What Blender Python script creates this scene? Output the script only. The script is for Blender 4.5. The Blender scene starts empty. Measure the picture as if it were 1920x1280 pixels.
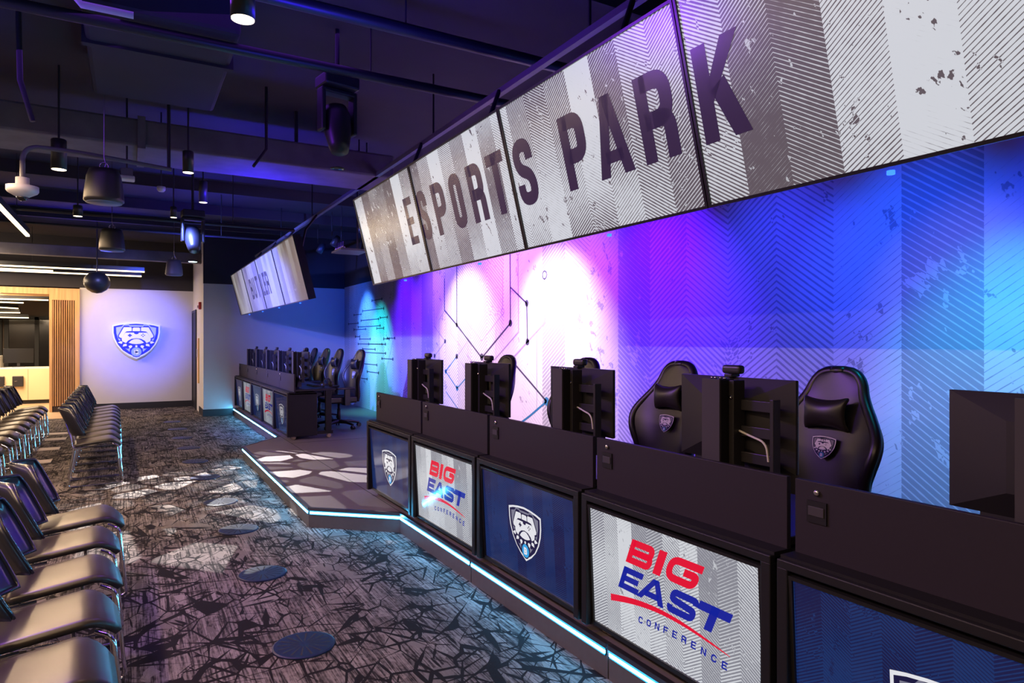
import bpy, math, random
from mathutils import Vector, Matrix
random.seed(7)
C = bpy.context.scene.collection
PI = math.pi
R = math.radians

# ------------------------------------------------------------------ camera
cam = bpy.data.cameras.new('camera'); cam_o = bpy.data.objects.new('camera', cam); C.objects.link(cam_o)
cam.sensor_width = 36.0; cam.lens = 1250.0 * 36.0 / 1920.0
cam.clip_start = 0.02; cam.clip_end = 200
cam_o.location = (0, 0, 1.5)
cam_o.rotation_euler = (R(90), 0, -math.atan2(717, 1250))
bpy.context.scene.camera = cam_o
sc = bpy.context.scene
sc.view_settings.view_transform = 'Standard'
sc.view_settings.look = 'None'
sc.view_settings.gamma = 1.0
sc.view_settings.use_curve_mapping = False
sc.view_settings.exposure = 0.0
try:
    sc.cycles.use_denoising = True
    sc.cycles.max_bounces = 6; sc.cycles.diffuse_bounces = 3; sc.cycles.glossy_bounces = 3
    sc.cycles.sample_clamp_indirect = 3.0
except Exception:
    pass
# ------------------------------------------------------------------ world
w = bpy.data.worlds.new('world'); sc.world = w; w.use_nodes = True
w.node_tree.nodes['Background'].inputs[0].default_value = (0.02, 0.02, 0.08, 1)
w.node_tree.nodes['Background'].inputs[1].default_value = 0.3

# ------------------------------------------------------------------ room lighting (tuned here)
def light(name, kind, loc, energy, color, target=None, size=0.1, size_y=None, spot=45, blend=1.0):
    l = bpy.data.lights.new(name, kind); o = bpy.data.objects.new(name, l); C.objects.link(o)
    o.location = loc; l.energy = energy; l.color = color
    if kind == 'AREA':
        l.shape = 'RECTANGLE' if size_y else 'DISK'; l.size = size
        if size_y: l.size_y = size_y
    elif kind == 'SPOT':
        l.shadow_soft_size = size; l.spot_size = R(spot); l.spot_blend = blend
    else:
        l.shadow_soft_size = size
    if target is not None:
        o.rotation_euler = (Vector(target) - Vector(loc)).to_track_quat('-Z', 'Y').to_euler()
    return o
WARM = (1.0, 0.68, 0.40)
# mural wash from coloured pars hung between the video wall and the mural
MURAL = [  # y, z aim, colour, energy, cone
    (13.0, 1.70, (0.05, 0.22, 1.0), 950, 48), (12.2, 1.15, (0.02, 0.75, 0.85), 620, 48),
    (12.4, 0.40, (0.45, 0.9, 0.60), 170, 40), (13.4, 2.0, (0.0, 0.10, 0.8), 60, 80),
    (10.9, 1.85, (0.09, 0.0, 1.0), 520, 62), (9.8, 1.85, (0.12, 0.01, 1.0), 480, 66),
    (8.45, 1.35, (1.0, 0.74, 1.0), 800, 66), (9.2, 2.35, (0.22, 0.10, 1.0), 330, 70), (7.5, 1.8, (0.8, 0.16, 0.85), 260, 64),
    (6.2, 1.30, (1.0, 0.76, 1.0), 900, 68), (6.9, 2.4, (0.40, 0.14, 1.0), 420, 76), (5.7, 2.45, (0.35, 0.06, 1.0), 260, 60), (8.0, 2.45, (0.55, 0.20, 0.9), 240, 66), (5.5, 1.9, (0.40, 0.03, 1.0), 120, 44),
    (4.6, 1.80, (0.07, 0.0, 1.0), 1000, 74), (3.3, 1.7, (0.02, 0.04, 1.0), 190, 70),
    (2.3, 1.65, (0.01, 0.08, 1.0), 240, 66), (1.2, 1.9, (0.0, 0.04, 1.0), 150, 64),
    (1.75, 0.75, (0.0, 0.65, 0.9), 330, 50), (2.0, 1.45, (0.45, 0.42, 1.0), 70, 46),
]
for i, (y, z, c, e, s) in enumerate(MURAL):
    light('mural_wash', 'SPOT', (2.85, y, 3.14), e, c, (4.12, y, z), 0.05, spot=s)
light('corner_wash', 'SPOT', (3.0, 11.6, 3.14), 200, (0.0, 0.06, 0.8), (3.4, 14.62, 2.1), 0.05, spot=66)
# warm linear pendants give the general light of the room
light('pendant_glow', 'AREA', (-1.17, 4.6, 2.885), 330, WARM, (-1.17, 4.6, 0), 0.05, 12.4)
light('pendant_glow', 'AREA', (-3.6, 6.0, 2.885), 170, WARM, (-3.6, 6.0, 0), 0.05, 14.0)
for (x0, x1, y) in ((-5.5, 0.26, 15.33), (-5.5, -1.4, 16.0), (-5.5, 0.22, 16.4)):
    o = light('pendant_glow', 'AREA', ((x0+x1)/2, y, 2.885), 52, WARM, ((x0+x1)/2, y, 0), x1-x0, 0.05)
# blue wash on the emblem wall and added blue fill on the ceiling
light('emblem_spot', 'SPOT', (0.3, 12.8, 3.2), 1900, (0.04, 0.09, 1.0), (0.15, 17.1, 1.65), 0.06, spot=34)
light('emblem_spot', 'SPOT', (-0.2, 12.8, 3.2), 220, (0.26, 0.28, 1.0), (0.15, 17.1, 1.0), 0.06, spot=60)
light('screen_spot', 'SPOT', (-1.0, 9.6, 2.6), 2200, (0.10, 0.15, 1.0), (1.9, 10.8, 2.0), 0.05, spot=78)
light('panel_spot', 'SPOT', (0.4, 9.0, 3.1), 900, (0.14, 0.2, 1.0), (1.95, 11.5, 0.9), 0.05, spot=40)
for (x, y, e) in ((1.0, 3.2, 150), (1.2, 7.6, 150), (0.9, 11.0, 120), (-1.6, 4.4, 200), (-0.6, 13.6, 120)):
    light('ceiling_fill', 'SPOT', (x, y, 2.5), e, (0.03, 0.01, 1.0), (x, y, 5), 0.15, spot=150)  # added lamps without fixtures that tint the ceiling blue
# added purple and blue fill without fixtures; last, stage side light on chair backs
light('stage_fill', 'AREA', (0.2, 5.0, 3.5), 60, (0.26, 0.06, 1.0), (0.9, 5.0, 0), 1.5, 13.0)
light('desk_fill', 'SPOT', (-1.0, 4.5, 3.1), 260, (0.26, 0.03, 1.0), (1.9, 3.2, 0.8), 0.2, spot=110)
light('desk_fill', 'SPOT', (-1.0, 10.0, 3.1), 160, (0.10, 0.10, 1.0), (1.9, 11.6, 0.9), 0.2, spot=80)
light('side_wash', 'SPOT', (1.5, 3.6, 3.0), 130, (0.28, 0.08, 1.0), (-0.6, 4.2, 0.6), 0.2, spot=70)
# patterned white projection of the moving head on carpet and stage
gb = light('pattern_projector', 'SPOT', (0.70, 9.25, 2.62), 2600, (1.0, 0.97, 0.92), (0.95, 7.35, 0.0), 0.004, spot=52, blend=0.06)
gb.data.use_nodes = True
nt = gb.data.node_tree; N = nt.nodes; em = N['Emission']
tc = N.new('ShaderNodeTexCoord'); sp = N.new('ShaderNodeSeparateXYZ'); nt.links.new(tc.outputs['Normal'], sp.inputs[0])
d1 = N.new('ShaderNodeMath'); d1.operation = 'DIVIDE'; nt.links.new(sp.outputs[0], d1.inputs[0]); nt.links.new(sp.outputs[2], d1.inputs[1])
d2 = N.new('ShaderNodeMath'); d2.operation = 'DIVIDE'; nt.links.new(sp.outputs[1], d2.inputs[0]); nt.links.new(sp.outputs[2], d2.inputs[1])
cb = N.new('ShaderNodeCombineXYZ'); nt.links.new(d1.outputs[0], cb.inputs[0]); nt.links.new(d2.outputs[0], cb.inputs[1])
vo = N.new('ShaderNodeTexVoronoi'); vo.feature = 'DISTANCE_TO_EDGE'; vo.inputs['Scale'].default_value = 8.5
vc = N.new('ShaderNodeTexVoronoi'); vc.feature = 'F1'; vc.inputs['Scale'].default_value = 8.5
nt.links.new(cb.outputs[0], vo.inputs['Vector']); nt.links.new(cb.outputs[0], vc.inputs['Vector'])
g1 = N.new('ShaderNodeMapRange'); g1.inputs[1].default_value = 0.085; g1.inputs[2].default_value = 0.11; nt.links.new(vo.outputs['Distance'], g1.inputs[0])
sc3 = N.new('ShaderNodeSeparateColor'); nt.links.new(vc.outputs['Color'], sc3.inputs[0])
g2 = N.new('ShaderNodeMapRange'); g2.inputs[1].default_value = 0.35; g2.inputs[2].default_value = 0.6; g2.inputs[3].default_value = 0.12; nt.links.new(sc3.outputs[0], g2.inputs[0])
mm = N.new('ShaderNodeMath'); mm.operation = 'MULTIPLY'; nt.links.new(g1.outputs[0], mm.inputs[0]); nt.links.new(g2.outputs[0], mm.inputs[1])
nt.links.new(mm.outputs[0], em.inputs['Strength'])

# ------------------------------------------------------------------ materials
def srgb(r, g, b):
    f = lambda c: (c/255/12.92) if c/255 <= 0.04045 else ((c/255+0.055)/1.055)**2.4
    return (f(r), f(g), f(b))
def mat(name, col, rough=0.5, metal=0.0, emit=None, es=0.0, spec=0.5, noise=0.0, nscale=30):
    m = bpy.data.materials.new(name); m.use_nodes = True
    b = m.node_tree.nodes['Principled BSDF']
    b.inputs['Base Color'].default_value = (*col, 1); b.inputs['Roughness'].default_value = rough
    b.inputs['Metallic'].default_value = metal; b.inputs['Specular IOR Level'].default_value = spec
    if emit:
        b.inputs['Emission Color'].default_value = (*emit, 1); b.inputs['Emission Strength'].default_value = es
    if noise:
        nt = m.node_tree; n = nt.nodes.new('ShaderNodeTexNoise'); n.inputs['Scale'].default_value = nscale; n.inputs['Detail'].default_value = 4
        t = nt.nodes.new('ShaderNodeTexCoord'); nt.links.new(t.outputs['Object'], n.inputs['Vector'])
        mr = nt.nodes.new('ShaderNodeMapRange'); mr.inputs[3].default_value = 1-noise; mr.inputs[4].default_value = 1+noise
        nt.links.new(n.outputs['Fac'], mr.inputs[0])
        mx = nt.nodes.new('ShaderNodeMix'); mx.data_type = 'RGBA'; mx.blend_type = 'MULTIPLY'; mx.inputs[0].default_value = 1
        mx.inputs[6].default_value = (*col, 1); nt.links.new(mr.outputs[0], mx.inputs[7]); nt.links.new(mx.outputs[2], b.inputs['Base Color'])
    return m
class NG:   # little node-graph writer
    def __init__(s, m): s.t = m.node_tree; s.n = m.node_tree.nodes
    def sock(s, v, i):
        if v is None: return
        if hasattr(v, 'is_linked') or hasattr(v, 'node'): s.t.links.new(v, i)
        else: i.default_value = v
    def m(s, op, a, b=None, c=None, clamp=False):
        n = s.n.new('ShaderNodeMath'); n.operation = op; n.use_clamp = clamp
        s.sock(a, n.inputs[0]); s.sock(b, n.inputs[1]); s.sock(c, n.inputs[2]); return n.outputs[0]
    def xyz(s, x=0.0, y=0.0, z=0.0):
        n = s.n.new('ShaderNodeCombineXYZ'); s.sock(x, n.inputs[0]); s.sock(y, n.inputs[1]); s.sock(z, n.inputs[2]); return n.outputs[0]
    def sep(s, v):
        n = s.n.new('ShaderNodeSeparateXYZ'); s.sock(v, n.inputs[0]); return n.outputs
    def noise(s, v, scale, detail=2.0, rough=0.5):
        n = s.n.new('ShaderNodeTexNoise'); s.sock(v, n.inputs['Vector']); n.inputs['Scale'].default_value = scale
        n.inputs['Detail'].default_value = detail; n.inputs['Roughness'].default_value = rough; return n.outputs['Fac']
    def voro(s, v, scale, feat='F1'):
        n = s.n.new('ShaderNodeTexVoronoi'); n.feature = feat; s.sock(v, n.inputs['Vector']); n.inputs['Scale'].default_value = scale; return n
    def mr(s, v, a, b, c=0.0, d=1.0, smooth=False):
        n = s.n.new('ShaderNodeMapRange'); n.interpolation_type = 'SMOOTHSTEP' if smooth else 'LINEAR'
        s.sock(v, n.inputs[0])
        for i, q in zip((1, 2, 3, 4), (a, b, c, d)): s.sock(q, n.inputs[i])
        return n.outputs[0]
    def mix(s, f, a, b):
        n = s.n.new('ShaderNodeMix'); n.data_type = 'RGBA'; s.sock(f, n.inputs[0])
        for i, q in ((6, a), (7, b)):
            if isinstance(q, tuple): n.inputs[i].default_value = (*q, 1)
            else: s.t.links.new(q, n.inputs[i])
        return n.outputs[2]
def chevron(g, u, v, pitch, slope, gap, seed, speck=9.0, blank=(0.42, 0.66), bands=1.0, table=None):
    """herringbone stripes in vertical columns with worn specks; returns 0 (light) .. 1 (dark)"""
    col = g.m('FLOOR', g.m('DIVIDE', u, pitch))
    h = g.m('MULTIPLY', g.m('PINGPONG', u, pitch), slope)
    ph = g.m('FRACT', g.m('DIVIDE', g.m('ADD', v, h), gap))
    tri = g.m('MULTIPLY', g.m('ABSOLUTE', g.m('SUBTRACT', ph, 0.5)), 2.0)
    cn = g.noise(g.xyz(g.m('MULTIPLY', col, 3.7), g.m('MULTIPLY', v, 0.55*bands), seed), 1.0, 1.0)
    cr = g.noise(g.xyz(g.m('MULTIPLY', col, 9.13), seed, 2.0), 1.0, 0.0)
    th = g.mr(g.m('ADD', g.m('MULTIPLY', cn, 0.55), g.m('MULTIPLY', cr, 0.45)), blank[0], blank[1], -0.08, 1.0)
    if table:   # darkness of each printed column, right to left
        rp = g.n.new('ShaderNodeValToRGB'); rp.color_ramp.interpolation = 'CONSTANT'; el = rp.color_ramp.elements
        g.sock(g.m('DIVIDE', g.m('ADD', col, 30.5), 30.0), rp.inputs[0])
        ks = sorted(table); el[0].position = (ks[0]+30)/30.0; el[1].position = (ks[-1]+30)/30.0
        for q in ks[1:-1]: el.new((q+30)/30.0)
        for e_, q in zip(sorted(el, key=lambda z: z.position), ks): t_ = 0.5 + table[q]*0.4; e_.color = (t_, t_, t_, 1)
        th = g.m('ADD', g.m('MULTIPLY', g.m('SUBTRACT', rp.outputs[0], 0.5), 2.5), g.m('MULTIPLY', g.m('SUBTRACT', cn, 0.5), 1.0))
    rag = g.m('MULTIPLY', g.m('SUBTRACT', g.noise(g.xyz(u, v, seed), 6.0/pitch, 3.0), 0.5), 0.35)
    line = g.mr(g.m('SUBTRACT', g.m('ADD', th, rag), tri), -0.10, 0.10, 0.0, 1.0, True)
    w1 = g.noise(g.xyz(g.m('ADD', u, g.m('MULTIPLY', v, 0.25)), g.m('MULTIPLY', v, 0.62), seed+3.0), speck, 3.0, 0.62)
    w2 = g.noise(g.xyz(u, v, seed+8.0), speck*0.22, 1.0)
    sk = g.mr(g.m('ADD', w1, g.m('MULTIPLY', w2, 0.35)), 0.83, 0.85, 0.0, 1.0)
    return g.m('ABSOLUTE', g.m('SUBTRACT', line, sk)), th
def pattern_mat(name, light_c, dark_c, pitch, slope, gap, seed, axis, emit=0.0, rough=0.45, speck=9.0, blank=(0.42, 0.66), blend=1.0, spec=0.5, bands=1.0, shift=0.0, table=None):
    m = bpy.data.materials.new(name); m.use_nodes = True; g = NG(m); b = g.n['Principled BSDF']
    if axis == 'world':
        p = g.sep(g.n.new('ShaderNodeNewGeometry').outputs['Position']); u = g.m('SUBTRACT', shift, p[1]); v = p[2]
    else:
        p = g.sep(g.n.new('ShaderNodeTexCoord').outputs['Object']); u = p[0]; v = p[2]
    f, th = chevron(g, u, v, pitch, slope, gap, seed, speck, blank, bands, table)
    base = g.mr(th, 0.2, 1.2, 0.0, 0.35)
    fac = g.m('MULTIPLY', g.m('MAXIMUM', f, base), blend)
    col = g.mix(fac, light_c, dark_c)
    b.inputs['Roughness'].default_value = rough; b.inputs['Specular IOR Level'].default_value = spec
    if emit:
        b.inputs['Base Color'].default_value = (0.05, 0.05, 0.055, 1) if axis == 'world' else (0.012, 0.012, 0.014, 1)
        g.t.links.new(col, b.inputs['Emission Color']); b.inputs['Emission Strength'].default_value = emit
    else:
        g.t.links.new(col, b.inputs['Base Color'])
    return m
def carpet_mat():
    m = bpy.data.materials.new('patterned_carpet'); m.use_nodes = True; g = NG(m); b = g.n['Principled BSDF']
    p = g.sep(g.n.new('ShaderNodeTexCoord').outputs['Object'])
    wob = g.m('MULTIPLY', g.m('SUBTRACT', g.noise(g.xyz(p[0], p[1], 0), 5.0, 2), 0.5), 0.10)
    x = g.m('ADD', p[0], wob)
    mask = None
    breakup = g.noise(g.xyz(p[0], p[1], 3), 2.6, 2)
    for (ang, ac, al, sca, lo, hi, seed) in ((0, 1.0, 0.62, 8.5, -0.040, 0.070, 0.0), (35, 1.0, 0.30, 8.0, -0.065, 0.072, 5.0), (-42, 1.0, 0.30, 8.0, -0.065, 0.072, 9.0), (85, 1.0, 0.35, 7.5, -0.075, 0.060, 14.0)):
        ca, sa = math.cos(R(ang)), math.sin(R(ang))
        u = g.m('ADD', g.m('MULTIPLY', p[0], ca), g.m('MULTIPLY', p[1], sa)); v = g.m('SUBTRACT', g.m('MULTIPLY', p[1], ca), g.m('MULTIPLY', p[0], sa))
        vd = g.voro(g.xyz(g.m('MULTIPLY', u, ac), g.m('MULTIPLY', v, al), seed), sca, 'DISTANCE_TO_EDGE').outputs['Distance']
        bk = g.noise(g.xyz(p[0], p[1], seed+2.0), 3.2, 2)
        l = g.mr(g.m('SUBTRACT', vd, g.mr(bk, 0.30, 0.70, lo, hi)), 0.0, 0.010)
        mask = l if mask is None else g.m('MULTIPLY', mask, l)
    cell = g.n.new('ShaderNodeSeparateColor'); g.t.links.new(g.voro(g.xyz(g.m('MULTIPLY', x, 1.5), g.m('MULTIPLY', p[1], 0.7), 0), 7.5).outputs['Color'], cell.inputs[0])
    st = g.noise(g.xyz(g.m('MULTIPLY', p[0], 75.0), g.m('MULTIPLY', p[1], 2.2), 1), 1.0, 2.0, 0.7)
    st2 = g.noise(g.xyz(g.m('MULTIPLY', p[0], 60.0), g.m('MULTIPLY', p[1], 26.0), 5), 1.0, 1.0)
    stm = g.mr(g.m('ADD', g.m('MULTIPLY', st, 0.8), g.m('MULTIPLY', st2, 0.25)), 0.43, 0.60, 0.06, 1.0)
    solid = g.mr(cell.outputs[0], 0.84, 0.86)
    stm = g.m('MAXIMUM', stm, g.m('MULTIPLY', solid, 0.85))
    br = g.mr(cell.outputs[1], 0, 1, 0.5, 1.0)
    f = g.m('MULTIPLY', g.m('MULTIPLY', mask, stm), br)
    fine = g.noise(g.xyz(p[0], p[1], 9), 220.0, 2)
    f = g.m('MULTIPLY', f, g.mr(fine, 0.2, 0.8, 0.7, 1.2))
    g.t.links.new(g.mix(f, (0.011, 0.009, 0.011), (0.24, 0.21, 0.20)), b.inputs['Base Color'])
    b.inputs['Roughness'].default_value = 0.95; b.inputs['Specular IOR Level'].default_value = 0.1
    bu = g.n.new('ShaderNodeBump'); bu.inputs['Strength'].default_value = 0.25; bu.inputs['Distance'].default_value = 0.004
    g.t.links.new(fine, bu.inputs['Height']); g.t.links.new(bu.outputs[0], b.inputs['Normal'])
    return m
def wood_mat(name, c1, c2, sx=25, sz=1.5):
    m = bpy.data.materials.new(name); m.use_nodes = True; g = NG(m); b = g.n['Principled BSDF']
    p = g.sep(g.n.new('ShaderNodeTexCoord').outputs['Object'])
    n = g.noise(g.xyz(g.m('MULTIPLY', p[0], sx), g.m('MULTIPLY', p[1], sx), g.m('MULTIPLY', p[2], sz)), 1.0, 3)
    g.t.links.new(g.mix(g.mr(n, 0.3, 0.7), c1, c2), b.inputs['Base Color']); b.inputs['Roughness'].default_value = 0.45
    return m
M = {}
M['carpet'] = carpet_mat()
M['mural'] = pattern_mat('mural_print', (0.62, 0.62, 0.64), (0.27, 0.27, 0.30), 0.457, 0.72, 0.048, 1.3, 'world', 0, 0.5, 9.0, (0.39, 0.66), 0.9, 0.3, 1.0, 0.538,
    {-29: .4, -26: .5, -25: .3, -24: .45, -23: .5, -22: .35, -21: .75, -20: .1, -19: .15, -18: .5, -17: .35, -16: .3, -15: .05, -14: .0, -13: .6, -12: .05, -11: .15, -10: .8, -9: .5, -8: .5, -7: .4, -6: .35, -5: -.1, -4: .74, -3: .1, -2: .3, -1: .5})
M['videowall'] = pattern_mat('video_wall_picture', (0.60, 0.62, 0.67), (0.095, 0.078, 0.09), 0.19, 0.62, 0.0155, 4.7, 'world', 1.0, 0.25, 30.0, (0.38, 0.62), 1.0, 0.5, 2.2)
M['white_pic'] = pattern_mat('white_display_picture', (0.62, 0.64, 0.68), (0.16, 0.16, 0.20), 0.094, 0.62, 0.0125, 6.1, 'object', 1.0, 0.12, 60.0, (0.34, 0.66), 0.85, 0.5, 3.5)
M['navy_pic'] = pattern_mat('navy_display_picture', (0.003, 0.006, 0.052), (0.004, 0.026, 0.125), 0.094, 0.62, 0.0105, 2.2, 'object', 1.0, 0.12, 34.0, (0.40, 0.66), 1.0, 0.5, 3.5)
M['red_px'] = mat('red_pixels', (0.01, 0.01, 0.01), 0.12, emit=srgb(222, 8, 48), es=1.0)
M['blue_px'] = mat('blue_pixels', (0.01, 0.01, 0.01), 0.12, emit=srgb(12, 30, 150), es=1.0)
M['dark_px'] = mat('dark_pixels', (0.03, 0.025, 0.03), 0.22, emit=srgb(40, 26, 58), es=0.9)
M['vw_blue_px'] = mat('slate_pixels', (0.03, 0.025, 0.03), 0.22, emit=srgb(78, 82, 120), es=0.9)
M['white_px'] = mat('white_pixels', (0.01, 0.01, 0.01), 0.12, emit=(0.75, 0.75, 0.80), es=1.0)
M['navy_px'] = mat('navy_pixels', (0.01, 0.01, 0.01), 0.12, emit=srgb(16, 16, 60), es=1.0)
M['grey_px'] = mat('grey_pixels', (0.01, 0.01, 0.01), 0.12, emit=srgb(120, 120, 140), es=1.0)
M['cyan_px'] = mat('cyan_pixels', (0.01, 0.01, 0.01), 0.12, emit=srgb(50, 160, 225), es=1.0)
for k_ in ('white_pic', 'navy_pic', 'red_px', 'blue_px', 'white_px', 'navy_px', 'grey_px', 'cyan_px'):   # dim copies: grazing-view loss of the far screens put into the emission
    M[k_+'_low'] = M[k_].copy(); M[k_+'_low'].name = M[k_].name + '_low'
    b_ = M[k_+'_low'].node_tree.nodes['Principled BSDF']; b_.inputs['Emission Strength'].default_value = 0.45; b_.inputs['Roughness'].default_value = 0.06
M['videowall_low'] = M['videowall'].copy(); M['videowall_low'].name = 'video_wall_picture_low'
b_ = M['videowall_low'].node_tree.nodes['Principled BSDF']; b_.inputs['Emission Strength'].default_value = 0.42; b_.inputs['Base Color'].default_value = (0.30, 0.30, 0.32, 1); b_.inputs['Roughness'].default_value = 0.4
M['slate_low'] = mat('slate_pixels_low', (0.07, 0.07, 0.09), 0.45, emit=srgb(44, 46, 84), es=0.8)
M['p_white'] = mat('white_sign_paint', (0.85, 0.88, 0.9), 0.4)
M['p_navy'] = mat('blue_sign_paint', (0.015, 0.03, 0.35), 0.4)
M['p_grey'] = mat('grey_sign_paint', (0.42, 0.52, 0.62), 0.4)
M['p_cyan'] = mat('light_blue_sign_paint', (0.30, 0.45, 0.70), 0.4)
M['e_white'] = mat('off_white_embroidery', (0.70, 0.66, 0.66), 0.8)
M['e_navy'] = mat('navy_embroidery', (0.02, 0.02, 0.05), 0.8)
M['e_grey'] = mat('grey_embroidery', (0.22, 0.20, 0.24), 0.8)
M['e_cyan'] = mat('blue_embroidery', (0.05, 0.25, 0.4), 0.8)
M['wall'] = mat('light_wall_paint', (0.55, 0.53, 0.52), 0.7, noise=0.03, nscale=6)
M['darkwall'] = mat('dark_ceiling_paint', (0.028, 0.024, 0.03), 0.8, noise=0.25, nscale=3)
M['beam'] = mat('sprayed_duct_skin', (0.13, 0.115, 0.13), 0.75, noise=0.5, nscale=4)
M['base'] = mat('dark_rubber_base', (0.012, 0.012, 0.016), 0.5)
M['stage'] = mat('grey_stage_vinyl', (0.12, 0.10, 0.108), 0.55, noise=0.12, nscale=40)
M['riser'] = mat('riser_face_vinyl', (0.085, 0.075, 0.08), 0.5, noise=0.15, nscale=30)
M['alu'] = mat('anodised_edge', (0.18, 0.18, 0.22), 0.3, 0.9)
M['led'] = mat('led_diffuser', (0.2, 0.3, 0.4), 0.4, emit=(0.07, 0.55, 1.0), es=110)
M['ledrim'] = mat('led_diffuser_rim', (0.1, 0.2, 0.3), 0.4, emit=(0.01, 0.42, 0.85), es=1.2)
M['black'] = mat('black_powder_coat', (0.010, 0.009, 0.012), 0.5, noise=0.2, nscale=60, spec=0.3)
M['panel'] = mat('dark_laminate', (0.020, 0.015, 0.024), 0.55, noise=0.1, nscale=80, spec=0.25)
M['desk'] = mat('black_desk_top', (0.014, 0.012, 0.014), 0.35)
M['bezel'] = mat('black_bezel', (0.012, 0.012, 0.014), 0.3)
M['plastic'] = mat('black_plastic', (0.02, 0.018, 0.022), 0.4)
M['greyface'] = mat('grey_post_face', (0.045, 0.04, 0.05), 0.5, spec=0.3)
M['cable'] = mat('white_cable', (0.55, 0.52, 0.5), 0.5)
M['steel'] = mat('bright_steel', (0.75, 0.72, 0.70), 0.2, 1.0)
M['chrome'] = mat('chrome_tube', (0.82, 0.82, 0.84), 0.10, 1.0)
M['caster'] = mat('cream_caster', (0.50, 0.40, 0.28), 0.45)
M['pu'] = mat('black_synthetic_leather', (0.010, 0.007, 0.008), 0.36, noise=0.2, nscale=50)
M['pu2'] = mat('black_pillow_leather', (0.02, 0.016, 0.016), 0.36)
M['vinyl'] = mat('black_seat_vinyl', (0.030, 0.022, 0.018), 0.36, spec=0.45)
M['shell'] = mat('black_chair_shell', (0.022, 0.022, 0.035), 0.28, spec=0.8)
M['edge'] = mat('shell_rim', (0.014, 0.014, 0.02), 0.2)
M['oak'] = wood_mat('pale_oak', srgb(214, 172, 116), srgb(190, 145, 92))
M['slat'] = wood_mat('oak_slat', srgb(196, 150, 98), srgb(160, 112, 70))
M['slatgap'] = mat('slat_backing', (0.03, 0.018, 0.012), 0.8)
M['cream'] = mat('cream_laminate', srgb(226, 200, 158), 0.45)
M['tile'] = mat('beige_floor_tile', srgb(176, 150, 120), 0.4, noise=0.08, nscale=4)
M['glow'] = mat('warm_led_tube', (0.9, 0.8, 0.6), 0.4, emit=(1.0, 0.74, 0.42), es=4.5)
M['lens'] = mat('lamp_lens', (0.9, 0.8, 0.6), 0.4, emit=(1.0, 0.84, 0.60), es=3.0)
M['coldlens'] = mat('cool_lamp_lens', (0.8, 0.9, 0.8), 0.2, emit=(0.62, 0.95, 0.8), es=2.2)
M['fix'] = mat('black_fixture', (0.02, 0.02, 0.022), 0.4)
M['greyfix'] = mat('grey_fixture', (0.14, 0.13, 0.14), 0.45)
M['whitefix'] = mat('white_plastic', (0.6, 0.57, 0.55), 0.4)
M['grille'] = mat('blue_grey_grille', (0.12, 0.15, 0.25), 0.5)
M['diff'] = mat('navy_diffuser', (0.006, 0.010, 0.040), 0.42)
M['slot'] = mat('diffuser_slot', (0.008, 0.008, 0.012), 0.8)
M['light_patch'] = mat('pale_light_patch', (0.42, 0.36, 0.34), 0.5)  # pale colour stands for light falling on the carpet
M['red'] = mat('red_alarm', (0.45, 0.02, 0.02), 0.4)
M['amber'] = mat('yellow_wood_panel', srgb(232, 190, 120), 0.45)
M['ink'] = mat('circuit_ink', (0.045, 0.05, 0.075), 0.6)
M['ink2'] = mat('faint_circuit_ink', (0.30, 0.28, 0.34), 0.6)
M['ink3'] = mat('blue_circuit_ink', (0.02, 0.16, 0.30), 0.6)
M['dimwall'] = mat('taupe_wall_paint', srgb(120, 104, 92), 0.7)
M['glassdark'] = mat('dark_door_glass', (0.02, 0.018, 0.02), 0.15)
M['standby'] = mat('blue_standby_lamp', (0.0, 0.0, 0.1), 0.4, emit=(0.02, 0.1, 1.0), es=4)
M['white_trim'] = mat('white_counter', (0.72, 0.70, 0.62), 0.4)
M['mask'] = mat('screen_glass', (0.01, 0.01, 0.012), 0.1)

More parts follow.
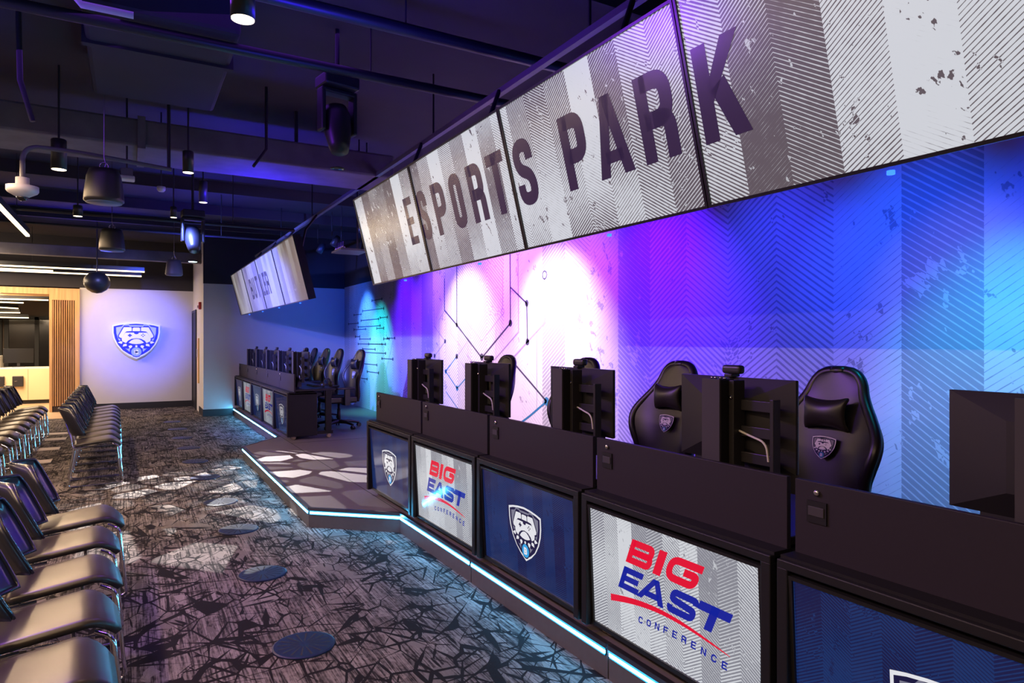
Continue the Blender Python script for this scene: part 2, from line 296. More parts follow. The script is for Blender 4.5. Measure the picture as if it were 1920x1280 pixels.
# ------------------------------------------------------------------ mesh helpers
class MB:
    def __init__(s): s.v = []; s.f = []; s.sm = []; s.mi = []
    def add(s, vs, fs, smooth=False, mi=0):
        o = len(s.v); s.v += [tuple(q) for q in vs]
        for f in fs: s.f.append([i+o for i in f]); s.sm.append(smooth); s.mi.append(mi)
        return s
    def box(s, x0, x1, y0, y1, z0, z1, mi=0, mtx=None):
        vs = [(x, y, z) for z in (z0, z1) for (x, y) in ((x0, y0), (x1, y0), (x1, y1), (x0, y1))]
        if mtx is not None: vs = [mtx @ Vector(q) for q in vs]
        return s.add(vs, [(3, 2, 1, 0), (4, 5, 6, 7), (0, 1, 5, 4), (1, 2, 6, 5), (2, 3, 7, 6), (3, 0, 4, 7)], False, mi)
    def tube(s, path, r, n=8, closed=False, mi=0, cap=True):
        P = [Vector(p) for p in path]; k = len(P); rings = []; prev = None
        for i in range(k):
            if closed: t = (P[(i+1) % k] - P[i-1])
            else: t = P[min(i+1, k-1)] - P[max(i-1, 0)]
            t.normalize()
            a = prev if prev is not None else (Vector((0, 0, 1)) if abs(t.z) < 0.9 else Vector((1, 0, 0)))
            b = t.cross(a).normalized(); a = b.cross(t).normalized(); prev = a
            rr = r[i] if isinstance(r, (list, tuple)) else r
            rings.append([P[i] + (a*math.cos(2*PI*j/n) + b*math.sin(2*PI*j/n))*rr for j in range(n)])
        vs = [q for ring in rings for q in ring]; fs = []
        for i in range(k if closed else k-1):
            i2 = (i+1) % k
            for j in range(n): fs.append((i*n+j, i*n+(j+1) % n, i2*n+(j+1) % n, i2*n+j))
        s.add(vs, fs, True, mi)
        if cap and not closed:
            s.add(rings[0], [tuple(reversed(range(n)))], False, mi); s.add(rings[-1], [tuple(range(n))], False, mi)
        return s
    def lathe(s, prof, c=(0, 0, 0), n=24, axis='z', mi=0, smooth=True):
        vs = []; fs = []
        for (r, h) in prof:
            for j in range(n):
                a = 2*PI*j/n; x, y = r*math.cos(a), r*math.sin(a)
                q = {'z': (x, y, h), 'y': (x, h, y), 'x': (h, x, y)}[axis]
                vs.append((c[0]+q[0], c[1]+q[1], c[2]+q[2]))
        for i in range(len(prof)-1):
            for j in range(n): fs.append((i*n+j, i*n+(j+1) % n, (i+1)*n+(j+1) % n, (i+1)*n+j))
        fs.append(tuple(reversed(range(n)))); fs.append(tuple(range((len(prof)-1)*n, len(prof)*n)))
        return s.add(vs, fs, smooth, mi)
    def prism(s, poly, f0, f1, mi=0):
        """poly: 2D points; f0/f1 map a 2D point to the back and the front 3D point"""
        n = len(poly); vs = [f0(*p) for p in poly] + [f1(*p) for p in poly]
        fs = [tuple(range(n-1, -1, -1)), tuple(range(n, 2*n))] + [(i, (i+1) % n, n+(i+1) % n, n+i) for i in range(n)]
        return s.add(vs, fs, False, mi)
    def flat(s, polys, f, mi=0):
        for p in polys: s.add([f(*q) for q in p], [tuple(range(len(p)))], False, mi)
        return s
    def grid(s, rows, smooth=True, mi=0):
        n = len(rows[0]); vs = [q for r in rows for q in r]; fs = []
        for i in range(len(rows)-1):
            for j in range(n-1): fs.append((i*n+j, i*n+j+1, (i+1)*n+j+1, (i+1)*n+j))
        return s.add(vs, fs, smooth, mi)
    def build(s, name, mats, parent=None, bevel=0.0, solid=0.0, sub=0, seg=2):
        me = bpy.data.meshes.new(name); me.from_pydata(s.v, [], s.f)
        me.polygons.foreach_set('use_smooth', s.sm); me.polygons.foreach_set('material_index', s.mi)
        for m in (mats if isinstance(mats, (list, tuple)) else [mats]): me.materials.append(m)
        me.update(); o = bpy.data.objects.new(name, me); C.objects.link(o)
        if parent is not None: o.parent = parent
        if solid: md = o.modifiers.new('solidify', 'SOLIDIFY'); md.thickness = abs(solid); md.offset = -1 if solid > 0 else 1
        if bevel: md = o.modifiers.new('bevel', 'BEVEL'); md.width = bevel; md.segments = seg; md.limit_method = 'ANGLE'; md.harden_normals = False
        if sub: md = o.modifiers.new('subsurf', 'SUBSURF'); md.levels = sub; md.render_levels = sub
        return o
def thing(name, label, cat, loc=(0, 0, 0), rz=0.0, group=None):
    o = bpy.data.objects.new(name, None); C.objects.link(o); o.empty_display_size = 0.1
    o.location = loc; o.rotation_euler = (0, 0, rz); o['label'] = label; o['category'] = cat
    if group: o['group'] = group
    return o
def tag(o, label, cat, group=None):
    o['label'] = label; o['category'] = cat
    if group: o['group'] = group
    return o
def dup(root, loc, rz, label):
    r = root.copy(); C.objects.link(r); r.location = loc; r.rotation_euler = (0, 0, rz); r['label'] = label
    for ch in list(root.children):
        c = ch.copy(); C.objects.link(c); c.parent = r
        for gch in list(ch.children):
            d = gch.copy(); C.objects.link(d); d.parent = c
    return r
def struct(name, mb, m, parent=None, **k):
    o = mb.build(name, m, parent, **k); o['kind'] = 'structure'; return o

# ------------------------------------------------------------------ lettering
def round_path(P, r, n=6, closed=False):
    out = []; k = len(P)
    for i in range(k):
        p = Vector(P[i])
        if not closed and i in (0, k-1): out.append(p); continue
        a = Vector(P[i-1]); b = Vector(P[(i+1) % k]); da = (a-p).length; db = (b-p).length
        d = min(r, da*0.5 if (closed or i-1 > 0) else da*0.98, db*0.5 if (closed or i+1 < k-1) else db*0.98)
        s = p + (a-p).normalized()*d; e = p + (b-p).normalized()*d
        for j in range(n+1):
            t = j/n; out.append(s*(1-t)**2 + p*2*t*(1-t)*0.98 + e*t*t + p*0.02*2*t*(1-t))
    return out
def strip(P, t, closed=False):
    P = [Vector(p) for p in P]; Q = [P[0]]
    for p in P[1:]:
        if (p-Q[-1]).length > 1e-6: Q.append(p)
    P = Q; k = len(P); L = []; Rr = []
    for i in range(k):
        if closed: a = (P[i]-P[i-1]).normalized(); b = (P[(i+1) % k]-P[i]).normalized()
        else:
            a = (P[i]-P[i-1]).normalized() if i else (P[1]-P[0]).normalized(); b = (P[i+1]-P[i]).normalized() if i < k-1 else a
        m = (a+b).normalized(); nn = Vector((-m.y, m.x)); c = max(0.35, m.dot(a)); o = nn*(t/2/c)
        L.append(P[i]+o); Rr.append(P[i]-o)
    return [[tuple(Rr[i]), tuple(Rr[(i+1) % k]), tuple(L[(i+1) % k]), tuple(L[i])] for i in range(k if closed else k-1)]
def bx(x0, x1, y0, y1): return [[(x0, y0), (x1, y0), (x1, y1), (x0, y1)]]
def glyph(ch, w, h, t, rf=0.95):
    m = t/2; r = (w-t)/2*rf + 1e-4; S = lambda P, rr=r, cl=False: strip(round_path(P, rr, closed=cl), t, cl)
    if ch == 'E': return bx(0, t, 0, h) + bx(0, w, 0, t*0.95) + bx(0, w, h-t*0.95, h) + bx(0, w*0.88, h/2-t*0.45, h/2+t*0.45)
    if ch == 'F': return bx(0, t, 0, h) + bx(0, w, h-t*0.95, h) + bx(0, w*0.85, h/2-t*0.45, h/2+t*0.45)
    if ch == 'L': return bx(0, t, 0, h) + bx(0, w, 0, t*0.95)
    if ch == 'I': return bx(0, t, 0, h)
    if ch == 'T': return bx(w/2-m, w/2+m, 0, h) + bx(0, w, h-t*0.95, h)
    if ch == 'O': return S([(m, m), (w-m, m), (w-m, h-m), (m, h-m)], r, True)
    if ch == 'U': return S([(m, h), (m, m), (w-m, m), (w-m, h)])
    if ch == 'C': return S([(w-m, h*0.66), (w-m, h-m), (m, h-m), (m, m), (w-m, m), (w-m, h*0.34)])
    if ch == 'S': return S([(w-m, h*0.67), (w-m, h-m), (m, h-m), (m, h*0.57), (w-m, h*0.43), (w-m, m), (m, m), (m, h*0.33)])
    if ch == 'G': return S([(w, h-m), (m, h-m), (m, m), (w-m*1.6, m), (w-m, h*0.52), (w*0.52, h*0.52)], r*0.7)
    if ch == 'P': return bx(0, t, 0, h) + S([(m, h-m), (w-m, h-m), (w-m, h*0.44), (m, h*0.44)])
    if ch == 'R': return bx(0, t, 0, h) + S([(m, h-m), (w-m, h-m), (w-m, h*0.47), (m, h*0.47)]) + S([(w-m, 0), (w-m, h*0.47), (w*0.4, h*0.47)], r*0.8)
    if ch == 'B': return bx(0, t, 0, h) + S([(m, h-m), (w-m*1.2, h-m), (w-m*1.2, h/2), (m, h/2)], r*0.8) + S([(m, h/2), (w-m, h/2), (w-m, m), (m, m)], r*0.8)
    if ch == 'N': return bx(0, t, 0, h) + bx(w-t, w, 0, h) + [[(0, h), (w-t, 0), (w, 0), (t, h)]]
    if ch == 'A':
        k = t*0.98; return [[(0, 0), (k, 0), (w/2+k*0.45, h), (w/2-k*0.5, h)], [(w-k, 0), (w, 0), (w/2+k*0.5, h), (w/2-k*0.45, h)]] + bx(w*0.25, w*0.75, h*0.17, h*0.17+t*0.75)
    if ch == 'K': return bx(0, t, 0, h) + [[(t*0.8, h*0.34), (t*0.8, h*0.60), (w-t*1.1, h), (w, h)]] + [[(w-t*1.1, 0), (w, 0), (t*1.9, h*0.62), (t*0.9, h*0.52)]]
    return []
def place(polys, x, y, shear=0.0):
    return [[(px + x + shear*py, py + y) for (px, py) in p] for p in polys]
def word(s, widths, h, t, gap, x, y, shear=0.0):
    out = []
    for i, ch in enumerate(s):
        wd = widths[i] if isinstance(widths, (list, tuple)) else widths
        if ch == 'I': wd = t
        out += place(glyph(ch, wd, h, t), x, y, shear); x += wd + gap
    return out, x - gap

# ------------------------------------------------------------------ shield emblem
def emblem(mb, f, width, step, kinds=(0, 1, 2, 3)):
    """f(u, v, lift): point on the carrier; layers lifted by 'step' each; kinds = indices of white, navy, grey, blue"""
    Wh, Nv, Gr, Cy = kinds; k = width/1080.0
    T = lambda P: [((x-650)*k, (600-y)*k) for (x, y) in P]
    mir = lambda P: [(1300-x, y) for (x, y) in reversed(P)]
    def lay(P, lvl, m): mb.flat([list(reversed(T(P)))], lambda u, v: f(u, v, step*lvl), m)
    def arc(cx, cy, r, n=24): return [(cx+r*math.cos(2*PI*i/n), cy+r*math.sin(2*PI*i/n)) for i in range(n)]
    def sh(in_):
        half = [(650, 130+in_), (860, 145+in_), (1040, 172+in_), (1188-in_, 205+in_*1.0), (1186-in_, 400), (1160-in_, 540), (1090-in_*0.95, 700), (975-in_*0.8, 850), (830-in_*0.5, 970-in_*0.7), (650, 1070-in_*1.25)]
        return half + [(1300-x, y) for (x, y) in reversed(half[1:-1])]
    lay(sh(0), 1, Wh); lay(sh(34), 2, Nv)
    g = [(650, 205), (800, 208), (815, 188), (930, 188), (975, 240), (1100, 265), (1092, 420), (1050, 570), (960, 730), (800, 890), (650, 965)]
    lay(g + [(1300-x, y) for (x, y) in reversed(g[1:-1])], 3, Gr)
    n = [(650, 240), (800, 238), (820, 214), (925, 214), (972, 285), (1062, 480), (1052, 540), (1000, 560), (1010, 600), (1080, 640), (960, 760), (860, 810), (790, 800), (800, 900), (720, 1010), (650, 1030)]
    lay(n + [(1300-x, y) for (x, y) in reversed(n[1:-1])], 4, Nv)
    ear = [(372, 258), (530, 255), (546, 275), (546, 352), (430, 365), (396, 398), (332, 540), (272, 515), (262, 475)]
    lay(ear, 5, Wh); lay(mir(ear), 5, Wh)
    lay([(566, 285), (590, 264), (710, 264), (734, 285), (734, 356), (566, 356)], 5, Wh)
    fa = [(650, 438), (694, 425), (704, 394), (880, 394), (905, 408), (978, 560), (962, 620), (880, 664), (840, 605), (760, 557), (650, 538)]
    lay(fa + [(1300-x, y) for (x, y) in reversed(fa[1:-1])], 5, Wh)
    lay([(478, 655), (530, 600), (590, 566), (650, 554), (710, 566), (770, 600), (822, 655), (740, 682), (650, 692), (560, 682)], 5, Wh)
    lay([(490, 425), (520, 425), (520, 450), (550, 450), (550, 482), (520, 482), (520, 506), (490, 506), (490, 482), (460, 482), (460, 450), (490, 450)], 6, Nv)
    for (a, b) in ((800, 434), (800, 492), (768, 462), (834, 462)): lay(arc(a, b, 14, 10), 6, Nv)
    for P in ([(236, 650), (300, 612), (336, 625), (340, 660), (320, 684)], [(345, 755), (362, 692), (420, 680), (442, 708), (430, 738)], [(500, 805), (474, 735), (530, 718), (562, 742), (540, 785)]):
        lay(P, 5, Wh); lay(mir(P), 5, Wh)
    lay(arc(650, 745, 26), 5, Wh); lay(arc(650, 890, 116), 5, Cy)
    for p in place(glyph('B', 100, 125, 32), 600, 0):
        lay([(x, 955-y) for (x, y) in p][::-1], 6, Wh)

# ================================================================== SETTING
ST = 0.155           # stage height
CEIL = 3.75; WT = 2.66; MX = 4.12; BY = 14.62; FY = 17.1
struct('floor', MB().box(-7, MX+0.1, -4, 17.4, -0.1, 0), M['carpet'])
struct('floor_tile', MB().box(-7, -1.05, 15.6, 24, 0.0, 0.006), M['tile'])
struct('ceiling', MB().box(-7, MX+0.2, -4, 24, CEIL, CEIL+0.1), M['darkwall'])
struct('wall_right', MB().box(MX, MX+0.12, -4, BY+0.1, 0, WT+0.03), M['mural'])
struct('wall_right_upper', MB().box(MX+0.001, MX+0.12, -4, BY+0.1, WT+0.03, CEIL), M['darkwall'])
struct('wall_back', MB().box(1.28, MX, BY, BY+0.1, 0, WT), M['wall'])
struct('wall_back_upper', MB().box(1.28, MX, BY+0.0, BY+0.1, WT, CEIL), M['darkwall'])
struct('wall_return', MB().box(1.28, 1.40, BY+0.1, FY+0.1, 0, WT), M['wall'])
struct('wall_return_upper', MB().box(1.28, 1.40, BY+0.1, FY+0.1, WT, CEIL), M['wall'])
struct('wall_far', MB().box(-0.93, 1.28, FY, FY+0.12, 0, WT), M['wall'])
struct('wall_far_upper', MB().box(-7, 1.28, FY, FY+0.12, WT, CEIL), M['darkwall'])
struct('wall_left', MB().box(-7.1, -7, -4, 24, 0, CEIL), M['dimwall'])
struct('wall_behind', MB().box(-7, MX, -4.1, -4, 0, CEIL), M['darkwall'])
struct('baseboard_far', MB().box(-0.93, 1.28, FY-0.012, FY, 0, 0.14), M['base'])
struct('baseboard_back', MB().box(1.28, 1.85, BY-0.012, BY, 0, 0.14), M['base'])
struct('baseboard_return', MB().box(1.268, 1.28, BY-0.012, 15.5, 0, 0.14), M['base'])
# door in the return wall, seen almost edge-on
struct('door_1', MB().box(1.262, 1.279, 16.2, 17.05, 0.005, 2.14), M['black'])
d = struct('trim_1', MB().box(1.25, 1.279, 16.13, 16.2, 0, 2.2).box(1.25, 1.279, 17.05, 17.095, 0, 2.2).box(1.25, 1.279, 16.2, 17.05, 2.14, 2.2), M['base'])
# bulkhead beam and big duct
struct('beam_1', MB().box(-7, MX, 15.0, 15.2, 3.1, 3.3).box(-7, 1.28, 15.2, 15.95, 3.22, 3.3), M['beam'], bevel=0.01)
# stage with trapezoid apron
mp = [(1.85, -4), (1.85, 4.98), (1.265, 5.50), (1.265, 9.12), (1.85, 9.86), (1.85, BY), (MX, BY), (MX, -4)]
mp = list(reversed(mp))
struct('floor_stage', MB().prism(mp, lambda x, y: (x, y, 0.001), lambda x, y: (x, y, ST)), [M['stage']])
struct('trim_2', MB().box(1.85, 1.856, 4.98, 9.86, ST, ST+0.0015).box(1.85, MX, 9.1, 9.104, ST, ST+0.0012), M['slot'])
segs = [((1.85, -4), (1.85, 2.35)), ((1.85, 2.36), (1.85, 3.72)), ((1.85, 3.73), (1.85, 4.98)), ((1.85, 4.98), (1.265, 5.50)), ((1.265, 5.50), (1.265, 9.12)), ((1.265, 9.12), (1.85, 9.86)), ((1.85, 9.86), (1.85, BY-0.02))]
nose = MB(); face = MB()
for (a, b) in segs:
    a = Vector((*a, 0)); b = Vector((*b, 0)); t = (b-a).normalized(); nn = Vector((-t.y, t.x, 0))
    def bar(mb, o0, o1, z0, z1):
        vs = [q + nn*o + Vector((0, 0, z)) for z in (z0, z1) for (q, o) in ((a, o0), (b, o0), (b, o1), (a, o1))]
        mb.add(vs, [(3, 2, 1, 0), (4, 5, 6, 7), (0, 1, 5, 4), (1, 2, 6, 5), (2, 3, 7, 6), (3, 0, 4, 7)])
    bar(nose, -0.012, 0.016, ST-0.018, ST+0.003); bar(face, 0.0, 0.006, 0.0, ST-0.055)
struct('trim_3', nose, M['alu']); struct('trim_4', face, M['riser'])
names = ['nearest run of the stage front, at the bottom', 'middle run of the stage front below the navy display', 'run of the stage front next to the inner corner', 'short slanted run at the near end of the apron', 'long run on the front edge of the apron', None, 'far run on the stage front below the far desks']
for (a, b), nm in zip(segs, names):
    if nm is None: continue
    t = thing('led_strip', 'glowing cyan light strip along the ' + nm, 'light strip', (0, 0, 0), 0, 'cyan light strips on the stage edge')
    a = Vector((*a, 0)); b = Vector((*b, 0)); u = (b-a).normalized(); nn = Vector((-u.y, u.x, 0)); a = a+u*0.012; b = b-u*0.012
    for (nm2, o0, o1, z0, z1, mm_) in (('channel', 0.0, 0.010, ST-0.055, ST-0.019, M['black']), ('diffuser', 0.010, 0.016, ST-0.044, ST-0.030, M['led']), ('diffuser_rim', 0.010, 0.0145, ST-0.052, ST-0.0445, M['ledrim']), ('diffuser_rim', 0.010, 0.0145, ST-0.0295, ST-0.022, M['ledrim'])):
        vs = [q + nn*o + Vector((0, 0, z)) for z in (z0, z1) for (q, o) in ((a, o0), (b, o0), (b, o1), (a, o1))]
        MB().add(vs, [(3, 2, 1, 0), (4, 5, 6, 7), (0, 1, 5, 4), (1, 2, 6, 5), (2, 3, 7, 6), (3, 0, 4, 7)]).build(nm2, mm_, t)

# mural circuit drawing on the right wall (printed on the wall)
WL = lambda y, z: (MX-0.0015, y, z)
def stroke(mb, P, t, mi): mb.flat([[(q[0], q[1]) for q in p] for p in strip(P, t)], WL, mi)
def dot(mb, y, z, r, mi, ring=False):
    P = [(y+r*math.cos(2*PI*i/16), z+r*math.sin(2*PI*i/16)) for i in range(16)]
    if ring: mb.flat(strip(P, r*0.35, True), WL, mi)
    else: mb.flat([P], WL, mi)
cm = MB()
for P, t, k in [
    ([(9.227, 2.45), (9.227, 1.97), (8.793, 1.74), (8.0, 1.28), (7.221, 1.728), (7.23, 2.68)], 0.026, 0), ([(8.793, 2.68), (8.793, 1.74)], 0.026, 0),
    ([(7.227, 2.18), (6.827, 1.956), (6.811, 1.495)], 0.022, 0), ([(6.811, 1.495), (6.427, 1.716), (6.432, 2.216)], 0.024, 1), ([(6.811, 1.495), (7.201, 1.27)], 0.024, 1),
    ([(7.201, 1.27), (6.39, 0.818)], 0.026, 0), ([(6.39, 0.818), (6.75, 0.62), (7.2, 0.40)], 0.026, 2),
    ([(9.636, 2.23), (9.617, 1.739), (9.205, 1.503), (9.603, 1.276), (9.6, 0.8)], 0.014, 1), ([(9.227, 1.969), (9.43, 1.83), (9.43, 1.0)], 0.012, 1),
    ([(8.793, 1.283), (9.184, 1.051), (8.781, 0.823), (8.40, 1.03)], 0.018, 2), ([(8.793, 1.283), (8.35, 1.03)], 0.012, 1), ([(8.793, 1.283), (8.40, 1.52)], 0.014, 1),
    ([(7.034, 2.543), (7.02, 1.616), (7.75, 1.20)], 0.018, 1), ([(7.422, 1.844), (8.0, 1.51), (8.6, 1.86), (8.6, 2.6)], 0.012, 1), ([(7.42, 2.4), (7.422, 1.9)], 0.012, 1),
    ([(9.0, 2.3), (9.0, 1.62), (8.3, 1.22)], 0.010, 1), ([(8.42, 1.48), (8.42, 0.7)], 0.010, 1), ([(7.6, 1.69), (7.6, 0.7)], 0.010, 1), ([(6.6, 1.62), (6.6, 0.7)], 0.010, 1), ([(9.18, 0.75), (8.6, 0.45)], 0.014, 2)]:
    stroke(cm, P, t, k)
for (y, z, r, k) in [(8.793, 1.74, .035, 0), (8.0, 1.29, .05, 0), (7.221, 1.728, .045, 0), (6.827, 1.956, .042, 0), (6.811, 1.495, .042, 0), (7.201, 1.27, .042, 0), (6.39, 0.818, .05, 2), (9.205, 1.503, .035, 0), (9.603, 1.276, .035, 0), (8.793, 1.283, .04, 0), (9.184, 1.051, .035, 2), (8.781, 0.823, .04, 2), (7.2, 0.40, .05, 2)]:
    dot(cm, y, z, r, k)
for (y, z, r, k) in [(9.636, 2.26, .035, 1), (9.227, 2.50, .035, 1), (6.432, 2.26, .045, 0), (7.422, 1.88, .04, 1), (7.034, 2.59, .035, 1)]: dot(cm, y, z, r, k, True)
# small schematic bars near the far corner
rr = random.Random(3)
for (y0, y1, z) in [(13.9, 13.4, 2.06), (14.3, 13.6, 1.88), (13.3, 12.0, 2.12), (13.4, 12.3, 1.93), (13.9, 13.1, 1.75), (13.6, 12.2, 1.80), (13.5, 12.8, 1.55), (12.4, 12.0, 1.75), (12.9, 12.1, 1.45), (13.3, 12.5, 1.35), (13.6, 11.9, 1.45), (12.1, 11.5, 1.18), (12.0, 11.7, 1.55), (13.3, 11.9, 1.28), (13.3, 12.4, 1.05), (13.0, 12.3, 0.9), (12.2, 11.8, 1.95), (13.8, 13.5, 1.60), (13.6, 13.0, 0.75), (12.7, 12.1, 2.3), (11.8, 11.4, 1.56)]:
    stroke(cm, [(y0, z), (y1, z)], 0.016, 0); dot(cm, y0, z, .03, 0); dot(cm, y1, z, .03, 0)
for P in [[(13.9, 2.3), (13.4, 1.5), (13.6, 0.9)], [(12.7, 2.3), (12.0, 2.1), (11.5, 1.5), (11.9, 0.9)], [(13.2, 2.4), (13.0, 1.6)], [(12.3, 1.9), (12.0, 1.2)]]: stroke(cm, P, 0.012, 1)
o = cm.build('trim_5', [M['ink'], M['ink2'], M['ink3']]); o['kind'] = 'structure'

# ---- reception beyond the far wall plane
struct('wall_far_left', MB().box(-7, -3.2, FY, FY+0.12, 0, WT), M['dimwall'])
struct('wall_reception', MB().box(-7, -0.9, 23.4, 23.5, 0, 3.0), M['dimwall'])
struct('wall_reception_side', MB().box(-0.95, -0.9, FY+0.12, 23.4, 0, 3.0), M['dimwall'])
struct('ceiling_reception', MB().box(-7, -0.95, FY+0.9, 23.4, 2.95, 3.0), M['darkwall'])
struct('trim_6', MB().box(-3.2, -1.47, FY-0.03, FY+0.9, 2.50, 2.63), M['oak'])
col = struct('column_1', MB().box(-1.47, -1.42, FY-0.06, FY+0.25, 0, 2.63).box(-1.02, -0.93, FY-0.06, FY+0.25, 0, 2.63).box(-1.42, -1.02, FY-0.06, FY+0.25, 2.38, 2.63), M['oak'])
sl = MB()
for i in range(10): sl.box(-1.412+i*0.0392, -1.412+i*0.0392+0.022, FY-0.05, FY-0.004, 0.13, 2.38)
struct('column_slats', sl, M['slat'], col)
struct('column_backing', MB().box(-1.42, -1.02, FY-0.004, FY+0.2, 0, 2.38).box(-1.42, -1.02, FY-0.04, FY-0.004, 0, 0.12), M['slatgap'], col)
struct('door_2', MB().box(-3.05, -1.75, 23.32, 23.38, 0.02, 2.12).box(-3.9, -3.2, 23.32, 23.38, 0.02, 2.12), M['glassdark'])
t2 = MB()
for x in (-4.0, -3.2, -3.05, -2.35, -1.7): t2.box(x, x+0.10, 23.27, 23.4, 0, 2.2)
t2.box(-4.0, -1.6, 23.27, 23.4, 2.12, 2.22)
struct('trim_7', t2, M['base'])
rc = thing('reception_counter', 'cream reception counter front below the window opening at far left', 'counter', (0, 0, 0))
MB().box(-4.2, -1.55, 19.62, 19.66, 0.10, 0.84).build('front_panel', M['cream'], rc)
MB().box(-4.25, -1.50, 19.62, 20.3, 0.84, 0.88).build('countertop', M['white_trim'], rc, bevel=0.006)
MB().box(-4.2, -1.55, 19.68, 19.7, 0.006, 0.10).build('toe_kick', M['base'], rc)
MB().box(-2.113, -2.107, 19.6195, 19.621, 0.10, 0.84).build('panel_seam', M['slot'], rc)
tag(MB().box(-4.2, -2.66, 19.7, 20.25, 0.881, 1.16).build('counter_ledge', M['white_trim'], bevel=0.005), 'white raised ledge standing on the left part of the reception counter', 'ledge')
for i, x in enumerate((-2.66, -2.30)):
    b = thing('lock_box', 'small black wall box on the counter front, ' + ('left' if i == 0 else 'right') + ' one of two', 'wall box', (x, 19.62, 0.43), 0, 'black boxes on the counter front')
    MB().box(-0.105, 0.105, -0.09, 0, 0, 0.25).build('body', M['plastic'], b, bevel=0.012); MB().box(-0.06, -0.01, -0.097, -0.088, 0.12, 0.14).build('latch', M['steel'], b)
mn = thing('counter_monitor', 'dark monitor turned away behind the reception counter', 'monitor', (-2.35, 20.1, 0.88), R(10))
MB().box(-0.3, 0.3, 0, 0.03, 0.10, 0.45).build('screen', M['bezel'], mn, bevel=0.004); MB().box(-0.03, 0.03, 0.02, 0.05, 0, 0.2).build('stand', M['plastic'], mn); MB().box(-0.12, 0.12, -0.06, 0.12, 0, 0.015).build('foot', M['plastic'], mn)
cbn = thing('cabinet', 'pale cabinet with white worktop deep in the reception room', 'cabinet', (0, 0, 0))
MB().box(-1.72, -1.0, 22.2, 23.2, 0.02, 1.18).build('body', M['cream'], cbn); MB().box(-1.75, -1.0, 22.15, 23.2, 1.18, 1.22).build('worktop', M['white_trim'], cbn); MB().box(-1.40, -1.39, 22.19, 22.2, 0.1, 1.1).build('door_gap', M['slot'], cbn)
wc = thing('upper_cabinet', 'cream wall cabinet above the worktop in the reception room', 'cabinet', (0, 0, 0))
MB().box(-1.55, -0.96, 22.9, 23.27, 1.85, 2.3).build('body', M['cream'], wc); MB().box(-1.27, -1.265, 22.895, 22.9, 1.87, 2.28).build('door_gap', M['slot'], wc)
pr = thing('printer', 'small dark printer on the worktop in the reception room', 'printer', (-1.22, 22.55, 1.22))
MB().box(-0.18, 0.18, -0.16, 0.16, 0, 0.16).build('body', M['plastic'], pr, bevel=0.02); MB().box(-0.12, 0.12, -0.20, -0.10, 0.05, 0.07).build('paper_tray', M['bezel'], pr)
def linear(loc0, loc1, label, group, drop=True, r=0.02, cables=True):
    a = Vector(loc0); b = Vector(loc1); u = (b-a).normalized()
    t = thing('linear_pendant', label, 'ceiling light', loc0, 0, group)
    n2 = Vector((-u.y, u.x, 0)); L = (b-a)
    def bar(nm, w, z0, z1, m):
        vs = [q + n2*o + Vector((0, 0, z)) for z in (z0, z1) for (q, o) in ((Vector(), -w), (L, -w), (L, w), (Vector(), w))]
        MB().add(vs, [(3, 2, 1, 0), (4, 5, 6, 7), (0, 1, 5, 4), (1, 2, 6, 5), (2, 3, 7, 6), (3, 0, 4, 7)]).build(nm, m, t)
    bar('housing', 0.022, 0.012, 0.09, M['fix']); bar('diffuser', 0.020, -0.012, 0.0115, M['glow'])
    top = (CEIL if loc0[1] < 18 else 2.95) - loc0[2]
    for k in (0.08, 0.92):
        p = L*k; MB().tube([p + Vector((0, 0, 0.09)), p + Vector((0, 0, top))], 0.004, 6).build('hanging_wire', M['fix'], t)
    return t
G1 = 'linear ceiling lights over the audience'; G2 = 'linear ceiling lights in the reception'
linear((-1.17, -1.6, 2.9), (-1.17, 10.85, 2.9), 'long warm linear light running along the room over the chairs, upper left', G1)
linear((-3.6, -1.0, 2.9), (-3.6, 13.0, 2.9), 'long warm linear light parallel to the first, further left', G1)
linear((-5.5, 15.33, 2.9), (0.26, 15.33, 2.9), 'warm linear light crossing the far left, uppermost of the three crossing bars', G1)
linear((-5.5, 16.0, 2.9), (-1.32, 16.0, 2.9), 'short warm linear light between the two longer crossing bars', G1)
linear((-5.5, 16.4, 2.9), (0.22, 16.4, 2.9), 'warm linear light crossing the far left behind the dark dome, lowest bar', G1)
for (p, q, lb) in [((-4.2, 18.6, 2.45), (-1.62, 18.6, 2.45), 'topmost bar in the opening at far left'), ((-4.2, 18.9, 2.42), (-2.2, 19.6, 2.42), 'slanted bar below the topmost one'), ((-4.0, 20.2, 2.46), (-2.45, 20.2, 2.46), 'short straight bar in the middle of the opening'),
                   ((-3.6, 19.6, 2.35), (-2.5, 21.2, 2.35), 'crossing diagonal bar in the opening'), ((-4.2, 21.6, 2.24), (-2.45, 21.2, 2.24), 'bar crossed by the diagonal one'), ((-4.2, 21.2, 2.12), (-2.3, 21.5, 2.12), 'lowest bar in the opening')]:
    linear(p, q, 'warm linear light in the reception, ' + lb, G2)
light('reception_glow', 'AREA', (-3.0, 19.0, 2.44), 130, (1.0, 0.76, 0.50), (-2.8, 19.2, 0), 2.5, 0.4)
light('reception_glow', 'AREA', (-3.0, 18.0, 2.44), 60, (1.0, 0.76, 0.50), (-1.8, 17.2, 1.0), 2.0, 0.3)
light('reception_glow', 'AREA', (-2.9, 17.6, 2.42), 60, (1.0, 0.76, 0.50), (-2.6, 19.7, 0.5), 2.0, 0.3)
light('reception_glow', 'AREA', (-3.2, 15.6, 2.86), 90, (1.0, 0.78, 0.55), (-1.4, 17.1, 1.2), 3.0, 0.1)

